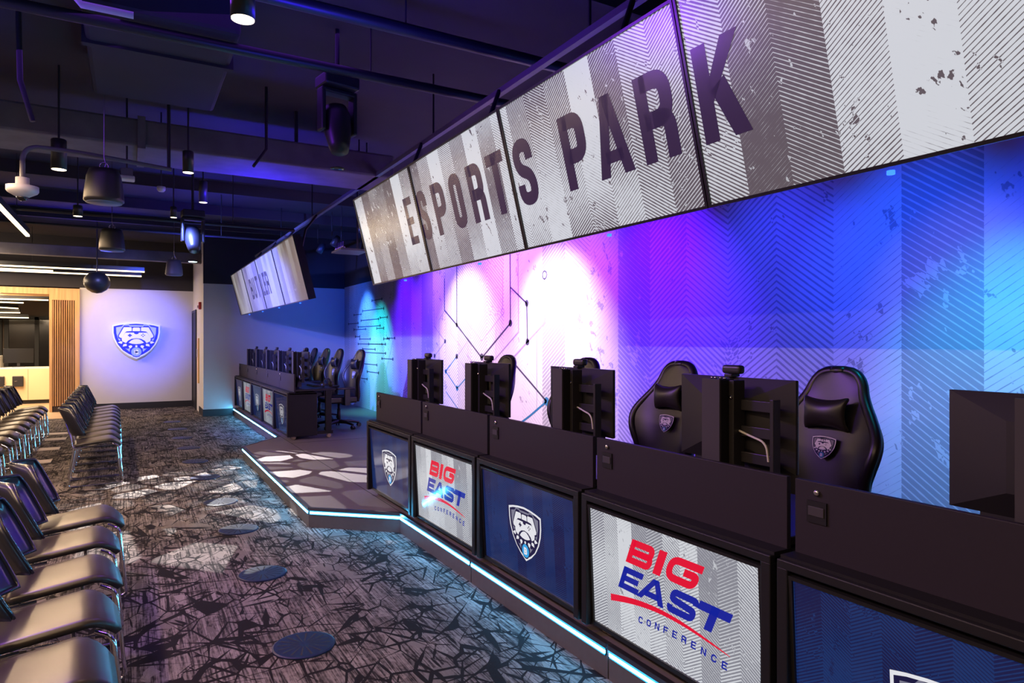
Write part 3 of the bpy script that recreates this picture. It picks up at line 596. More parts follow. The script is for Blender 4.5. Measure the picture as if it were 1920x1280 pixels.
# ================================================================== DISPLAYS AND DESKS
def desk_proto(kind, label, group, dim=''):
    d = thing('gaming_desk', label, 'desk', (0, 0, 0), 0, group)
    cb_ = MB()
    cb_.box(-0.525, -0.500, 0.02, 0.40, 0.045, 0.64).box(0.500, 0.525, 0.02, 0.40, 0.045, 0.64)
    cb_.box(-0.525, 0.525, 0.0, 0.40, 0.615, 0.645).box(-0.50, 0.50, 0.37, 0.39, 0.06, 0.62).box(-0.50, 0.50, 0.06, 0.38, 0.05, 0.07)
    cb_.box(-0.50, 0.50, 0.055, 0.075, 0.07, 0.62)
    cb_.box(-0.525, -0.485, 0.0, 0.03, 0.045, 0.62).box(0.485, 0.525, 0.0, 0.03, 0.045, 0.62)
    cb_.build('cabinet', M['black'], d, bevel=0.004)
    # inset display, top edge leaning out
    tl = Matrix.Translation((0, 0.008, 0.60)) @ Matrix.Rotation(R(3.0), 4, 'X')
    dsp = bpy.data.objects.new('display', None)
    fr = MB()
    for (a, b, c, e) in ((-0.485, 0.485, -0.012, 0.0), (-0.485, 0.485, -0.555, -0.535), (-0.485, -0.472, -0.535, -0.012), (0.472, 0.485, -0.535, -0.012)): fr.box(a, b, -0.004, 0.030, c, e)
    fr.box(-0.472, 0.472, 0.006, 0.028, -0.535, -0.012)
    dsp = fr.build('display', M['bezel'], d); dsp.matrix_local = tl
    f0 = lambda u, v, e=0.0: (u, 0.0048 - e, v)
    scr = MB().flat([[(-0.472, -0.535), (0.472, -0.535), (0.472, -0.012), (-0.472, -0.012)]], f0).build('screen', M['white_pic'+dim] if kind == 'letters' else M['navy_pic'+dim], dsp)
    if kind == 'letters':
        q = lambda u, v: f0(u, v-0.279, 0.0016)
        for ch, wd, x, h, t, y, mm_ in (('B', .150, -0.232, .110, .030, .086, 'red_px'), ('I', .046, -0.065, .110, .044, .086, 'red_px'), ('G', .175, -0.002, .110, .032, .086, 'red_px'),
                                    ('E', .125, -0.290, .104, .029, -.040, 'blue_px'), ('A', .165, -0.172, .104, .034, -.040, 'blue_px'), ('S', .150, 0.002, .104, .029, -.040, 'blue_px'), ('T', .155, 0.148, .104, .038, -.040, 'blue_px')):
            MB().flat([[(px + x + 0.47*py, py + y) for (px, py) in p] for p in glyph(ch, wd, h, t)], q).build('letter', M[mm_+dim], dsp)
        sw = []
        for i in range(14):
            def pt(k):
                s = k/14; x = -0.345+0.675*s; y = -0.108 + 0.046*math.sin(PI*min(1, s*0.98+0.02))*(1.0-0.15*s) + 0.014*s; return x, y, 0.028*(1-s)**0.7+0.002
            a, b = pt(i), pt(i+1); sw.append([(a[0], a[1]-a[2]/2), (b[0], b[1]-b[2]/2), (b[0], b[1]+b[2]/2), (a[0], a[1]+a[2]/2)])
        MB().flat(sw, q).build('swoosh', M['red_px'+dim], dsp)
        for i, ch in enumerate('CONFERENCE'):
            MB().flat(place(glyph(ch, 0.026, 0.030, 0.0065), -0.165+i*0.0502, -0.152+0.016*math.sin(PI*i/9), 0.2), q).build('small_letter', M['blue_px'+dim], dsp)
    else:
        mb = MB(); emblem(mb, lambda u, v, l: f0(u, v-0.29, 0.0008+l), 0.335, 0.0004)
        mb.build('shield_emblem', [M[k_+dim] for k_ in ('white_px', 'navy_px', 'grey_px', 'cyan_px')], dsp)
    # raised privacy panel
    pp = MB().box(-0.522, 0.522, 0.088, 0.108, 0.652, 0.895).build('privacy_panel', M['panel'], d, bevel=0.002)
    MB().box(-0.475, -0.405, 0.082, 0.090, 0.765, 0.835).build('handle_plate', M['black'], pp)
    MB().box(-0.468, -0.412, 0.0785, 0.083, 0.787, 0.818).build('recessed_handle', M['greyface'], pp, bevel=0.013, seg=4)
    MB().lathe([(0.0, 0.0), (0.010, 0.0), (0.010, -0.008), (0.004, -0.009)], (-0.44, 0.088, 0.862), 12, 'y').build('lock', M['steel'], pp)
    MB().box(-0.525, 0.525, 0.02, 0.108, 0.640, 0.654).build('ledge', M['black'], d)
    MB().box(-0.52, 0.52, 0.11, 0.66, 0.66, 0.69).build('desktop', M['desk'], d, bevel=0.004)
    lg = MB()
    for s in (-1, 1):
        MB().box(s*0.49-0.03, s*0.49+0.03, 0.52, 0.60, 0.09, 0.66).build('leg', M['black'], d, bevel=0.004)
        MB().box(s*0.49-0.025, s*0.49+0.025, 0.39, 0.62, 0.06, 0.10).build('foot_rail', M['black'], d)
        for y in (0.10, 0.58):
            k = MB()
            for e in (-0.018, 0.018):
                k.lathe([(0.012, e-0.009), (0.026, e-0.009), (0.029, e-0.005), (0.029, e+0.005), (0.026, e+0.009), (0.012, e+0.009)], (s*0.44, y, 0.029), 18, 'x')
            co = k.build('caster', M['caster'], d)
            MB().box(s*0.44-0.006, s*0.44+0.006, y-0.015, y+0.015, 0.03, 0.06).build('caster_fork', M['steel'], co)
    # monitor post and wallplate bracket
    po = MB().box(0.080, 0.170, 0.150, 0.158, 0.69, 1.20).build('post_face', M['greyface'], d)
    MB().box(0.082, 0.168, 0.159, 0.235, 0.69, 1.198).build('monitor_post', M['black'], d, bevel=0.003)
    ch_ = MB().box(0.171, 0.195, 0.20, 0.262, 0.70, 1.195).build('mounting_rail', M['plastic'], d, bevel=0.002)
    for z in (0.79, 1.13): MB().lathe([(0.0, 0), (0.007, 0), (0.007, -0.006), (0.0, -0.007)], (0.183, 0.20, z), 10, 'y').build('screw_head', M['steel'], d)
    for x in (0.09, 0.11, 0.135, 0.157): MB().lathe([(0.0, 0), (0.006, 0.0), (0.006, 0.007), (0.0, 0.009)], (x, 0.195, 1.198), 10, 'z').build('screw_head', M['steel'], d)
    br = MB()
    for z in (0.80, 0.90, 1.00, 1.10): br.box(0.195, 0.345, 0.240, 0.252, z-0.02, z+0.02)
    br.box(0.341, 0.357, 0.225, 0.265, 0.77, 1.13)
    br.build('bracket', M['plastic'], d, bevel=0.002)
    MB().tube(round_path3([(0.195, 0.232, 1.00), (0.26, 0.226, 0.985), (0.325, 0.226, 0.97), (0.33, 0.232, 0.90)], 0.04), 0.0045, 6).build('cable', M['cable'], d)
    MB().tube(round_path3([(0.195, 0.232, 0.86), (0.23, 0.226, 0.82), (0.26, 0.226, 0.80), (0.32, 0.232, 0.83)], 0.04), 0.0045, 6).build('cable', M['cable'], d)
    return d
def round_path3(P, r, n=5):
    out = [Vector(P[0])]
    for i in range(1, len(P)-1):
        p = Vector(P[i]); a = Vector(P[i-1]); b = Vector(P[i+1]); d = min(r, (a-p).length*0.48, (b-p).length*0.48)
        s = p+(a-p).normalized()*d; e = p+(b-p).normalized()*d
        out += [s*(1-t)**2 + p*2*t*(1-t) + e*t*t for t in [j/n for j in range(n+1)]]
    out.append(Vector(P[-1])); return out
RZ = R(-90)     # local +x -> world -Y, local +y -> world +X
def monitor_proto(label, group):
    m = thing('monitor', label, 'monitor', (0, 0, 0), 0, group)
    w, h = 0.305, 0.175
    MB().box(-w, w, 0.045, 0.062, -h, h).build('front_frame', M['bezel'], m, bevel=0.004)
    MB().flat([[(w-0.008, -h+0.012), (-w+0.008, -h+0.012), (-w+0.008, h-0.008), (w-0.008, h-0.008)]], lambda u, v: (u, 0.0625, v)).build('screen', M['mask'], m)
    b = MB(); o = [(-w, -h), (w, -h), (w, h), (-w, h)]; i = [(-0.13, -0.10), (0.13, -0.10), (0.13, 0.10), (-0.13, 0.10)]
    b.add([(x, 0.045, z) for x, z in o] + [(x, 0.0, z) for x, z in i], [(4, 5, 6, 7), (0, 1, 5, 4), (1, 2, 6, 5), (2, 3, 7, 6), (3, 0, 4, 7)])
    # folded wedge across the back
    b.add([(-w+0.004, 0.043, h-0.004), (-w+0.03, 0.040, h-0.006), (0.02, -0.012, -0.12), (-0.03, -0.012, -0.165), (-w+0.01, 0.044, h-0.03)], [(0, 1, 2, 3, 4)])
    b.build('back_shell', M['plastic'], m)
    v = MB().box(-0.06, 0.06, -0.02, 0.0, -0.06, 0.06).build('mount_plate', M['plastic'], m)
    MB().box(-0.22, 0.22, 0.0455, 0.06, -h-0.02, -h).build('bottom_lip', M['plastic'], m)
    return m
def webcam_proto(label, group):
    m = thing('webcam', label, 'webcam', (0, 0, 0), 0, group)
    MB().box(-0.048, 0.048, -0.016, 0.022, 0.012, 0.048).build('body', M['plastic'], m, bevel=0.012, seg=3)
    MB().box(-0.02, 0.02, -0.03, 0.02, 0.0, 0.012).build('clip', M['plastic'], m, bevel=0.003)
    MB().lathe([(0.0, 0), (0.012, 0), (0.012, 0.004), (0.0, 0.005)], (0, 0.022, 0.03), 14, 'y').build('lens', M['bezel'], m)
    return m
near_y = [5.22, 4.145, 3.07, 1.995, 0.92]
far_y = [9.88, 10.93, 11.98, 13.03, 14.08]
place_near = ['furthest desk of the near row, beside the inner stage corner, navy display with shield', 'second furthest desk of the near row, white display with red and blue lettering', 'middle desk of the near row, navy display with shield', 'second nearest desk of the near row, large white display with red and blue lettering', 'nearest desk of the near row, cut off at lower right, navy display']
place_far = ['nearest desk of the far row with exposed dark side, navy display', 'second desk of the far row, white display with red and blue lettering', 'middle desk of the far row, navy display with shield', 'fourth desk of the far row, white display with red and blue lettering', 'last desk of the far row against the light back wall']
DG = 'black gaming desks on the stage'
pS = desk_proto('shield', '', DG); pL = desk_proto('letters', '', DG)
used = set()
def put(proto, loc, rz, label):
    if proto.name not in used:
        used.add(proto.name); proto.location = loc; proto.rotation_euler = (0, 0, rz); proto['label'] = label; return proto
    return dup(proto, loc, rz, label)
pSf = desk_proto('shield', '', DG, '_low'); pLf = desk_proto('letters', '', DG, '_low')
pM = monitor_proto('', 'monitors on the gaming desks'); pW = webcam_proto('', 'webcams on the monitors')
near_x = 1.815; far_x = 1.855
short_n = ['furthest station of the near row', 'second furthest station of the near row', 'middle station of the near row', 'second nearest station of the near row', 'nearest station, at the right edge']
short_f = ['nearest station of the far row', 'second station of the far row', 'middle station of the far row', 'fourth station of the far row', 'last station of the far row']
for ys, X, labs, sh in ((near_y, near_x, place_near, short_n), (far_y, far_x, place_far, short_f)):
    for i, y in enumerate(ys):
        put((pS if i % 2 == 0 else pL) if X == near_x else (pSf if i % 2 == 0 else pLf), (X, y, ST), RZ, 'black ' + labs[i])
        off = -0.085 if not (X == near_x and i == 4) else -0.14
        put(pM, (X+0.285, y+off+0.01, ST+1.025), RZ + R(-2 if X == near_x else -3), 'black monitor seen from behind, ' + sh[i])
        if not (X == near_x and i == 4):
            put(pW, (X+0.335, y-0.07, ST+1.2005), RZ, 'small black webcam on the monitor of the ' + sh[i])

# headset, keyboard and mouse pad on the nearest far desk
hs = thing('headset', 'black headset lying on the end of the nearest far desk', 'headset', (far_x+0.60, 9.62, ST+0.69), R(30))
MB().tube([(0.08*math.cos(a), 0.0, 0.045+0.085*math.sin(a)) for a in [PI*i/12 for i in range(13)]], 0.009, 8).build('headband', M['plastic'], hs)
for s in (-1, 1): MB().lathe([(0.0, -0.018), (0.035, -0.018), (0.042, 0), (0.035, 0.018), (0.0, 0.018)], (s*0.08, 0, 0.043), 18, 'x').build('ear_cup', M['plastic'], hs)
kb = thing('keyboard', 'dark keyboard on the nearest far desk behind the panel', 'keyboard', (far_x+0.50, 9.95, ST+0.69), RZ)
MB().box(-0.21, 0.21, -0.065, 0.065, 0, 0.018).build('case', M['plastic'], kb, bevel=0.004)
kk = MB()
for r_ in range(5):
    for c_ in range(14): kk.box(-0.20+c_*0.0287, -0.20+c_*0.0287+0.024, -0.057+r_*0.0235, -0.057+r_*0.0235+0.019, 0.018, 0.026)
kk.build('keys', M['bezel'], kb)

# video walls
def video_panel(loc, W, H, tilt, label, group, letters=None, lm=None, pic='videowall'):
    p = thing('video_panel', label, 'display', loc, RZ, group)
    T = Matrix.Rotation(R(tilt), 4, 'X')
    fr = MB(); b = 0.012
    fr.box(-W/2, W/2, 0.004, 0.09, 0, H)
    fr.box(-W/2, W/2, -0.006, 0.004, 0, b).box(-W/2, W/2, -0.006, 0.004, H-b, H).box(-W/2, -W/2+b, -0.006, 0.004, b, H-b).box(W/2-b, W/2, -0.006, 0.004, b, H-b)
    fr = fr.build('housing', M['bezel'], p); fr.matrix_local = T
    s = MB().flat([[(-W/2+b, b), (W/2-b, b), (W/2-b, H-b), (-W/2+b, H-b)]], lambda u, v: (u, 0.0028, v)).build('screen', M[pic], p); s.matrix_local = T
    if letters:
        for g_ in letters:
            l = MB().flat(g_, lambda u, v: (u, 0.0005, v)).build('letter', lm, p); l.matrix_local = T
    br = MB().box(-0.25, -0.21, 0.09, 0.14, 0.1, H-0.05).box(0.21, 0.25, 0.09, 0.14, 0.1, H-0.05); br = br.build('mounting_rail', M['black'], p); br.matrix_local = T
    MB().tube([(0, 0.05, 0.64), (0, 0.12, 0.98), (0, 2.20-loc[0], 1.19)], 0.016, 8).build('support_arm', M['black'], p)
    MB().box(-0.26, 0.26, 0.03, 0.07, 0.60, 0.67).build('cross_arm', M['black'], p)
    sb_ = MB().lathe([(0.0, 0), (0.012, 0), (0.012, -0.012), (0, -0.013)], (0.0, 0.05, 0.0), 10, 'z').build('sensor', M['standby'], p)
    return p
TILT = 14.0
ends = [6.11 - 1.4*i for i in range(6)]
spell = [('E', 4.968, .155), ('S', 4.708, .172), ('P', 4.427, .205), ('O', 4.130, .180), ('R', 3.853, .198), ('T', 3.578, .205), ('S', 3.262, .196), ('P', 2.79, .200), ('A', 2.530, .245), ('R', 2.212, .212), ('K', 1.87, .225)]
lb = ['leftmost panel of the large video wall, showing the first letter E', 'second panel of the large video wall, showing letters S P O R T', 'third panel of the large video wall, showing letters S P A R', 'fourth panel of the large video wall, showing the final K', 'rightmost panel of the large video wall, mostly out of frame']
for i in range(5):
    y1, y0 = ends[i], ends[i+1]; yc = (y0+y1)/2; L = []
    for ch, s, wd in spell:
        if y0 < s-wd/2 < y1: L.append(place(glyph(ch, wd, 0.362, 0.072 if ch != 'E' else 0.062), yc - s, 0.238))
    video_panel((2.0, yc, 2.03), 1.395, 0.81, TILT, lb[i], 'video wall panels above the near desks', L, M['dark_px'])
lb = ['leftmost panel of the far video wall', 'second panel of the far video wall, showing letters B U T', 'third panel of the far video wall, showing letters L E R', 'rightmost panel of the far video wall, without lettering']
spell = [('B', 12.37, .23), ('U', 12.07, .22), ('T', 11.76, .24), ('L', 11.26, .16), ('E', 11.05, .17), ('R', 10.83, .22)]
for i in range(4):
    y1 = 14.22-1.45*i; y0 = y1-1.45; yc = (y0+y1)/2; L = []
    for ch, s, wd in spell:
        if y0 < s-wd/2 < y1: L.append(place(glyph(ch, wd, 0.35, 0.07), yc-s, 0.22))
    video_panel((1.93, yc, 2.02), 1.445, 0.81, TILT, lb[i], 'video wall panels above the far desks', L, M['slate_low'], 'videowall_low')
tr = thing('mounting_truss', 'dark ceiling rail carrying both video walls', 'rail', (0, 0, 0))
MB().box(2.20, 2.24, 0.0, 14.3, 3.20, 3.24).build('rail', M['greyfix'], tr)
for y in (0.8, 3.0, 5.2, 7.3, 9.5, 11.7, 13.8): MB().tube([(2.22, y, 3.24), (2.22, y, CEIL)], 0.008, 8).build('drop_rod', M['black'], tr)

# emblem sign on the far wall
sg = thing('shield_sign', 'large blue and white shield emblem sign on the far wall', 'sign', (0.13, FY, 1.52))
k = 0.93
mb = MB(); half = [(650, 130), (860, 145), (1040, 172), (1188, 205), (1186, 400), (1160, 540), (1090, 700), (975, 850), (830, 970), (650, 1070)]
P = half + [(1300-x, y) for (x, y) in reversed(half[1:-1])]; P = [((x-650)*k/1080, (600-y)*k/1080) for (x, y) in P][::-1]
mb.prism(P, lambda u, v: (u, -0.02, v), lambda u, v: (u, -0.12, v)); mb.build('body', M['p_white'], sg)
mb = MB(); emblem(mb, lambda u, v, l: (u, -0.121-l, v), k, 0.0012); mb.build('emblem', [M['p_white'], M['p_navy'], M['p_grey'], M['p_cyan']], sg)
hb = MB(); Q = [(u*0.93, v*0.93) for u, v in P]
hb.prism(Q, lambda u, v: (u, 0.0, v), lambda u, v: (u, -0.02, v)); hb.build('halo_light', mat('halo_led', (0.5, 0.6, 0.9), 0.4, emit=(0.35, 0.5, 1.0), es=7.0), sg)

# wall devices at the return wall
al = thing('fire_alarm', 'red fire alarm strobe high on the corner wall', 'alarm', (1.28, 15.1, 2.16))
MB().box(-0.05, 0, -0.06, 0.06, 0, 0.15).build('housing', M['red'], al, bevel=0.008); MB().box(-0.075, -0.05, -0.035, 0.035, 0.03, 0.08).build('strobe_lens', M['whitefix'], al)
pn = thing('wall_panel', 'narrow yellow wood panel beside the dark door', 'panel', (1.28, 15.6, 0.62))
MB().box(-0.03, 0, -0.09, 0.09, 0, 0.95).build('board', M['amber'], pn); MB().box(-0.045, -0.03, -0.05, 0.02, 0.55, 0.72).build('switch_plate', M['whitefix'], pn)

# ================================================================== CHAIRS
def audience_chair(label, group):
    c = thing('stacking_chair', label, 'chair', (0, 0, 0), 0, group)
    rows = []
    for i in range(19):
        s = i/18; x = -0.165 + 0.40*s
        wv = 0.192*(1 - 0.05*(1-s)) * (1 if s < 0.74 else math.sqrt(max(0.0, 1-((s-0.74)/0.265)**2*0.55)))
        z = 0.420 + 0.040*min(1, s/0.80) - (0.0 if s < 0.76 else 0.065*((s-0.76)/0.24)**2.0)
        rows.append([(x, wv*t, z - 0.010*abs(t)**4) for t in [j/6-1 for j in range(13)]])
    MB().grid([r[::-1] for r in rows]).build('seat', M['vinyl'], c, solid=-0.026, bevel=0.0)
    rows = []
    for i in range(13):
        v = i/12; z = 0.535 + 0.265*v
        half = 0.222*(1-0.10*(1-v)) * (1 - 0.0*v)
        # rounded corners
        half *= (1 - 0.40*max(0.0, (v-0.45)/0.55)**3.2) if v > 0.45 else (1 - 0.10*((0.45-v)/0.45)**3)
        xb = -0.150 - 0.120*v
        rows.append([(xb + 0.105*abs(t)**2.2 - 0.03, half*t, z + 0.02*(1-t*t)*(v-0.5)) for t in [j/8-1 for j in range(17)]])
    bk = MB().grid(rows).build('backrest', M['shell'], c, solid=0.014)
    ring = [rows[0][j] for j in range(17)] + [rows[i][-1] for i in range(1, 12)] + [rows[-1][j] for j in range(16, -1, -1)] + [rows[i][0] for i in range(11, 0, -1)]
    MB().tube(ring, 0.008, 6, True).build('rim', M['edge'], bk)
    for s in (-1, 1):
        y = s*0.195
        MB().tube(round_path3([(0.165, y*0.93, 0.430), (0.225, y, 0.40), (0.262, y*1.08, 0.011), (-0.225, y*1.08, 0.011), (-0.165, y, 0.39), (0.165, y*0.93, 0.425)][:5], 0.035), 0.0085, 8).build('sled_leg', M['chrome'], c)
        MB().tube(round_path3([(-0.06, y*0.92, 0.408), (-0.185, y*0.95, 0.400), (-0.200, y*0.95, 0.50), (-0.245, y*0.85, 0.66)], 0.03), 0.0085, 8).build('back_support', M['chrome'], c)
    MB().tube([(0.10, -0.185, 0.420), (0.10, 0.185, 0.420)], 0.008, 8).tube([(-0.12, -0.18, 0.396), (-0.12, 0.18, 0.396)], 0.008, 8).build('cross_bars', M['chrome'], c)
    for s in (-1, 1):
        for x in (0.17, -0.17): MB().box(x-0.03, x+0.03, s*0.2106-0.012, s*0.2106+0.012, 0.0, 0.014).build('glide', M['plastic'], c)
    return c
pC = audience_chair('', 'audience chairs facing the stage')
def ordw(i): return ['first', 'second', 'third', 'fourth', 'fifth', 'sixth', 'seventh', 'eighth', 'ninth', 'tenth'][i]
rr = random.Random(5)
for i, y in enumerate([2.56, 3.07, 3.60, 4.18, 4.73]):
    put(pC, (-0.295 + rr.uniform(-.008, .008), y, 0), R(3 + rr.uniform(-1.5, 1.5)), 'black chrome-legged chair in the foreground row at lower left, %s from the bottom' % ordw(i))
for i in range(9):
    y = 8.37 + i*0.502
    put(pC, (-0.335 - 0.006*i, y, 0), R(3 + rr.uniform(-1.5, 1.5)), 'black chrome-legged chair in the front row beyond the aisle, %s from the camera' % ordw(i))
for i, y in enumerate([8.185, 8.80, 9.37, 9.93, 10.46, 11.06, 11.63, 12.24, 12.80]):
    put(pC, (-1.325 - 0.006*i, y, 0), R(3 + rr.uniform(-1.5, 1.5)), 'black chrome-legged chair in the second row at the left edge, %s from the camera' % ordw(i))

def gaming_chair(label, group):
    c = thing('gaming_chair', label, 'chair', (0, 0, 0), 0, group)
    key = [(0.42, .205), (0.50, .225), (0.60, .228), (0.68, .240), (0.76, .268), (0.82, .284), (0.87, .284), (0.92, .262), (0.98, .218), (1.03, .180), (1.08, .152), (1.12, .138), (1.15, .122), (1.175, .098), (1.19, .066), (1.195, .03)]
    prof = []
    for i in range(len(key)-1):
        p0, p1, p2, p3 = key[max(i-1, 0)], key[i], key[i+1], key[min(i+2, len(key)-1)]
        for k in range(3):
            t = k/3; h_ = lambda a, b, c_, d_: 0.5*(2*b + (c_-a)*t + (2*a-5*b+4*c_-d_)*t*t + (3*b-a-3*c_+d_)*t**3)
            prof.append((p1[0]+(p2[0]-p1[0])*t, h_(p0[1], p1[1], p2[1], p3[1])))
    prof.append(key[-1]); rows = []
    for (z, hw) in prof:
        yb = 0.20 + 0.20*(z-0.42); wrap = 0.10*math.exp(-((z-0.80)/0.20)**2)
        rows.append([(hw*t, yb - wrap*abs(t)**2.5 - 0.012*(1-t*t), z) for t in [j/10-1 for j in range(21)]])
    bk = MB().grid(rows).build('backrest', M['pu'], c, solid=0.05)
    ring = [rows[i][0] for i in range(len(rows))] + [rows[-1][j] for j in range(2, 20, 2)] + [rows[i][-1] for i in range(len(rows)-1, -1, -1)]
    MB().tube([Vector(q) + Vector((0, 0.022, 0)) for q in ring], 0.027, 10).build('side_bolster', M['pu'], bk)
    # neck pillow
    pr_ = []
    for i in range(9):
        v = i/8*2-1
        pr_.append([(0.125*t*(1-0.08*(1-abs(v))), 0.262 - 0.055*math.sqrt(max(0, (1-v*v)*(1-t*t*0.9))) , 0.985 + 0.075*v + 0.02*abs(t)**2*v) for t in [j/6-1 for j in range(13)]])
    MB().grid(pr_).build('neck_pillow', M['pu2'], c, solid=0.03, sub=1)
    mb = MB(); emblem(mb, lambda u, v, l: (u, 0.228+0.20*(v+0.40-0.10)-0.052 + 0.10*abs(u)-l*1.0, 0.815+v), 0.13, 0.0006); mb.build('emblem', [M['e_white'], M['e_navy'], M['e_grey'], M['e_cyan']], c)
    st = MB().box(-0.20, 0.20, -0.27, 0.24, 0.40, 0.475); st = st.build('seat', M['pu'], c, bevel=0.035, seg=4)
    MB().box(-0.255, -0.195, -0.25, 0.20, 0.40, 0.50).build('seat_bolster', M['pu'], c, bevel=0.025, seg=3); MB().box(0.195, 0.255, -0.25, 0.20, 0.40, 0.50).build('seat_bolster', M['pu'], c, bevel=0.025, seg=3)
    for s in (-1, 1):
        a = MB().box(s*0.30-0.045, s*0.30+0.045, -0.16, 0.12, 0.615, 0.645).build('armrest', M['plastic'], c, bevel=0.012, seg=3)
        MB().box(s*0.30-0.02, s*0.30+0.02, -0.03, 0.05, 0.38, 0.615).box(min(s*0.30, s*0.15), max(s*0.30, s*0.15), -0.02, 0.04, 0.372, 0.392).build('arm_post', M['plastic'], a)
    MB().lathe([(0.0, 0.10), (0.028, 0.10), (0.028, 0.30), (0.02, 0.30), (0.02, 0.38), (0.10, 0.385), (0.10, 0.40), (0, 0.40)], (0, 0, 0), 16, 'z').build('gas_lift', M['plastic'], c)
    b = MB()
    for i in range(5):
        a = 2*PI*i/5 + 0.3; u = Vector((math.cos(a), math.sin(a), 0)); b.tube([u*0.02+Vector((0, 0, .105)), u*0.18+Vector((0, 0, .10)), u*0.33+Vector((0, 0, .07))], [0.034, 0.026, 0.018], 8)
    b.build('star_base', M['plastic'], c)
    for i in range(5):
        a = 2*PI*i/5 + 0.3; u = Vector((math.cos(a), math.sin(a), 0)); k = MB(); n = Vector((-u.y, u.x, 0)); p = u*0.33 + Vector((0, 0, 0.03))
        for e in (-0.017, 0.017): k.tube([p+n*(e-0.010), p+n*(e+0.010)], 0.03, 14)
        k.build('caster', M['plastic'], c)
    return c
pG = gaming_chair('', 'gaming chairs behind the desks')
gl = ['at right behind the second nearest near desk, back fully visible', 'in the middle of the near row, left of a monitor', 'mostly hidden behind the middle monitor of the near row', 'mostly hidden behind the second furthest monitor of the near row']
for (x, y, a), l in zip([(2.77, 2.12, 0), (2.77, 3.25, 0), (2.77, 4.27, 0), (2.77, 5.55, 0)], gl):
    put(pG, (x, y, ST), RZ + R(a), 'black gaming chair with emblem ' + l)
gl = ['at the end of the far row, nearest of the far chairs', 'second from the near end of the far row', 'third from the near end of the far row', 'fourth in the far row, only its top showing', 'last in the far row, only its top showing']
for (x, y, a), l in zip([(2.83, 10.36, 7), (2.83, 11.58, 5), (2.83, 12.48, 5), (2.83, 13.42, 3), (2.83, 14.20, 0)], gl):
    put(pG, (x, y, ST), RZ + R(a), 'black gaming chair ' + l)

# ================================================================== FLOOR FITTINGS
def diffuser(label):
    d = thing('floor_diffuser', label, 'floor vent', (0, 0, 0), 0, 'round floor air vents')
    MB().lathe([(0.0, 0.0005), (0.150, 0.0005), (0.150, 0.006), (0.142, 0.009), (0.0, 0.009)], (0, 0, 0), 40, 'z', smooth=False).build('disc', M['diff'], d)
    s = MB()
    for i in range(16):
        a = 2*PI*i/16; u = Vector((math.cos(a), math.sin(a), 0)); n = Vector((-u.y, u.x, 0)); s.add([u*0.03+n*0.002, u*0.125+n*0.005, u*0.125-n*0.005, u*0.03-n*0.002], [(3, 2, 1, 0)])
    s.v = [(x, y, 0.0096) for (x, y, z) in s.v]
    s.build('slots', M['slot'], d); return d
pD = diffuser('')
for i, (x, y) in enumerate([(0.746, 3.364), (0.743, 4.531), (0.752, 5.692), (0.735, 6.75), (0.725, 8.06), (0.711, 9.2), (0.716, 10.4), (0.706, 11.54), (0.71, 12.73), (0.69, 13.92)]):
    put(pD, (x, y, 0), rr.uniform(0, 6), 'round blue-grey air vent set in the carpet, %s from the camera' % ordw(i))
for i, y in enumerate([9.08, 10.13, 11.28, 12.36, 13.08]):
    o = MB().box(-0.15, 0.15, -0.13, 0.13, 0.0005, 0.006).build('floor_light_patch', M['light_patch']); o.location = (-1.0, y, 0)  # thin pale slab laid down as a painted patch of light
    tag(o, 'pale flat patch of light painted between the two chair rows, %s from the camera' % ordw(i), 'light patch', 'painted light patches between the rows')

# ================================================================== CEILING FITTINGS
dc = thing('ceiling_duct', 'large dark rectangular duct crossing under the ceiling, upper left', 'duct', (0, 0, 0))
MB().box(-7, 2.4, 6.65, 7.35, 3.20, 3.44).build('duct_body', M['beam'], dc, bevel=0.02)
MB().box(0.06, 0.12, 6.63, 7.37, 3.18, 3.46).build('flange', M['beam'], dc)
MB().box(-3.4, -3.34, 6.63, 7.37, 3.18, 3.46).build('flange', M['beam'], dc)
for x in (-5, -2.2, 1.4): MB().box(x, x+0.03, 6.7, 6.73, 3.44, CEIL).build('hanger', M['fix'], dc)
b2 = thing('ceiling_duct', 'dark square duct box under the ceiling above the pendant speaker', 'duct', (0, 0, 0))
MB().box(-0.25, 0.62, 4.55, 6.2, 3.45, CEIL-0.01).build('duct_body', M['darkwall'], b2, bevel=0.03)
MB().box(-0.27, 0.64, 5.1, 5.16, 3.43, CEIL-0.01).build('flange', M['darkwall'], b2)
def pipe(name, P, r, label, cat='pipe', m=None, group='ceiling pipes', rods=()):
    t = thing(name, label, cat, (0, 0, 0), 0, group)
    MB().tube(P, r, 10).build('pipe_run', m or M['fix'], t)
    for (x, y, z) in rods: MB().tube([(x, y, z), (x, y, CEIL)], 0.006, 6).build('hanger_rod', M['fix'], t)
    return t
pipe('ceiling_pipe', [(-4, 4.65, 3.40), (4.1, 4.65, 3.40)], 0.035, 'dark pipe crossing the ceiling, nearer one by the can light', rods=[(-1, 4.65, 3.42), (1.5, 4.65, 3.42)])
pipe('ceiling_pipe', [(-4, 3.95, 3.45), (4.1, 3.95, 3.45)], 0.04, 'dark pipe crossing the ceiling just behind the can light', rods=[(-1, 3.95, 3.47), (1.5, 3.95, 3.47)])
pipe('ceiling_pipe', [(-6, 9.6, 3.05), (2.0, 9.6, 3.05)], 0.022, 'thin dark pipe crossing beyond the large duct', rods=[(-2, 9.6, 3.06), (1.2, 9.6, 3.06)])
pipe('ceiling_pipe', [(-6, 10.9, 3.08), (2.0, 10.9, 3.08)], 0.016, 'thinner dark pipe crossing behind the nearer thin one', rods=[(-2, 10.9, 3.09), (1.2, 10.9, 3.09)])
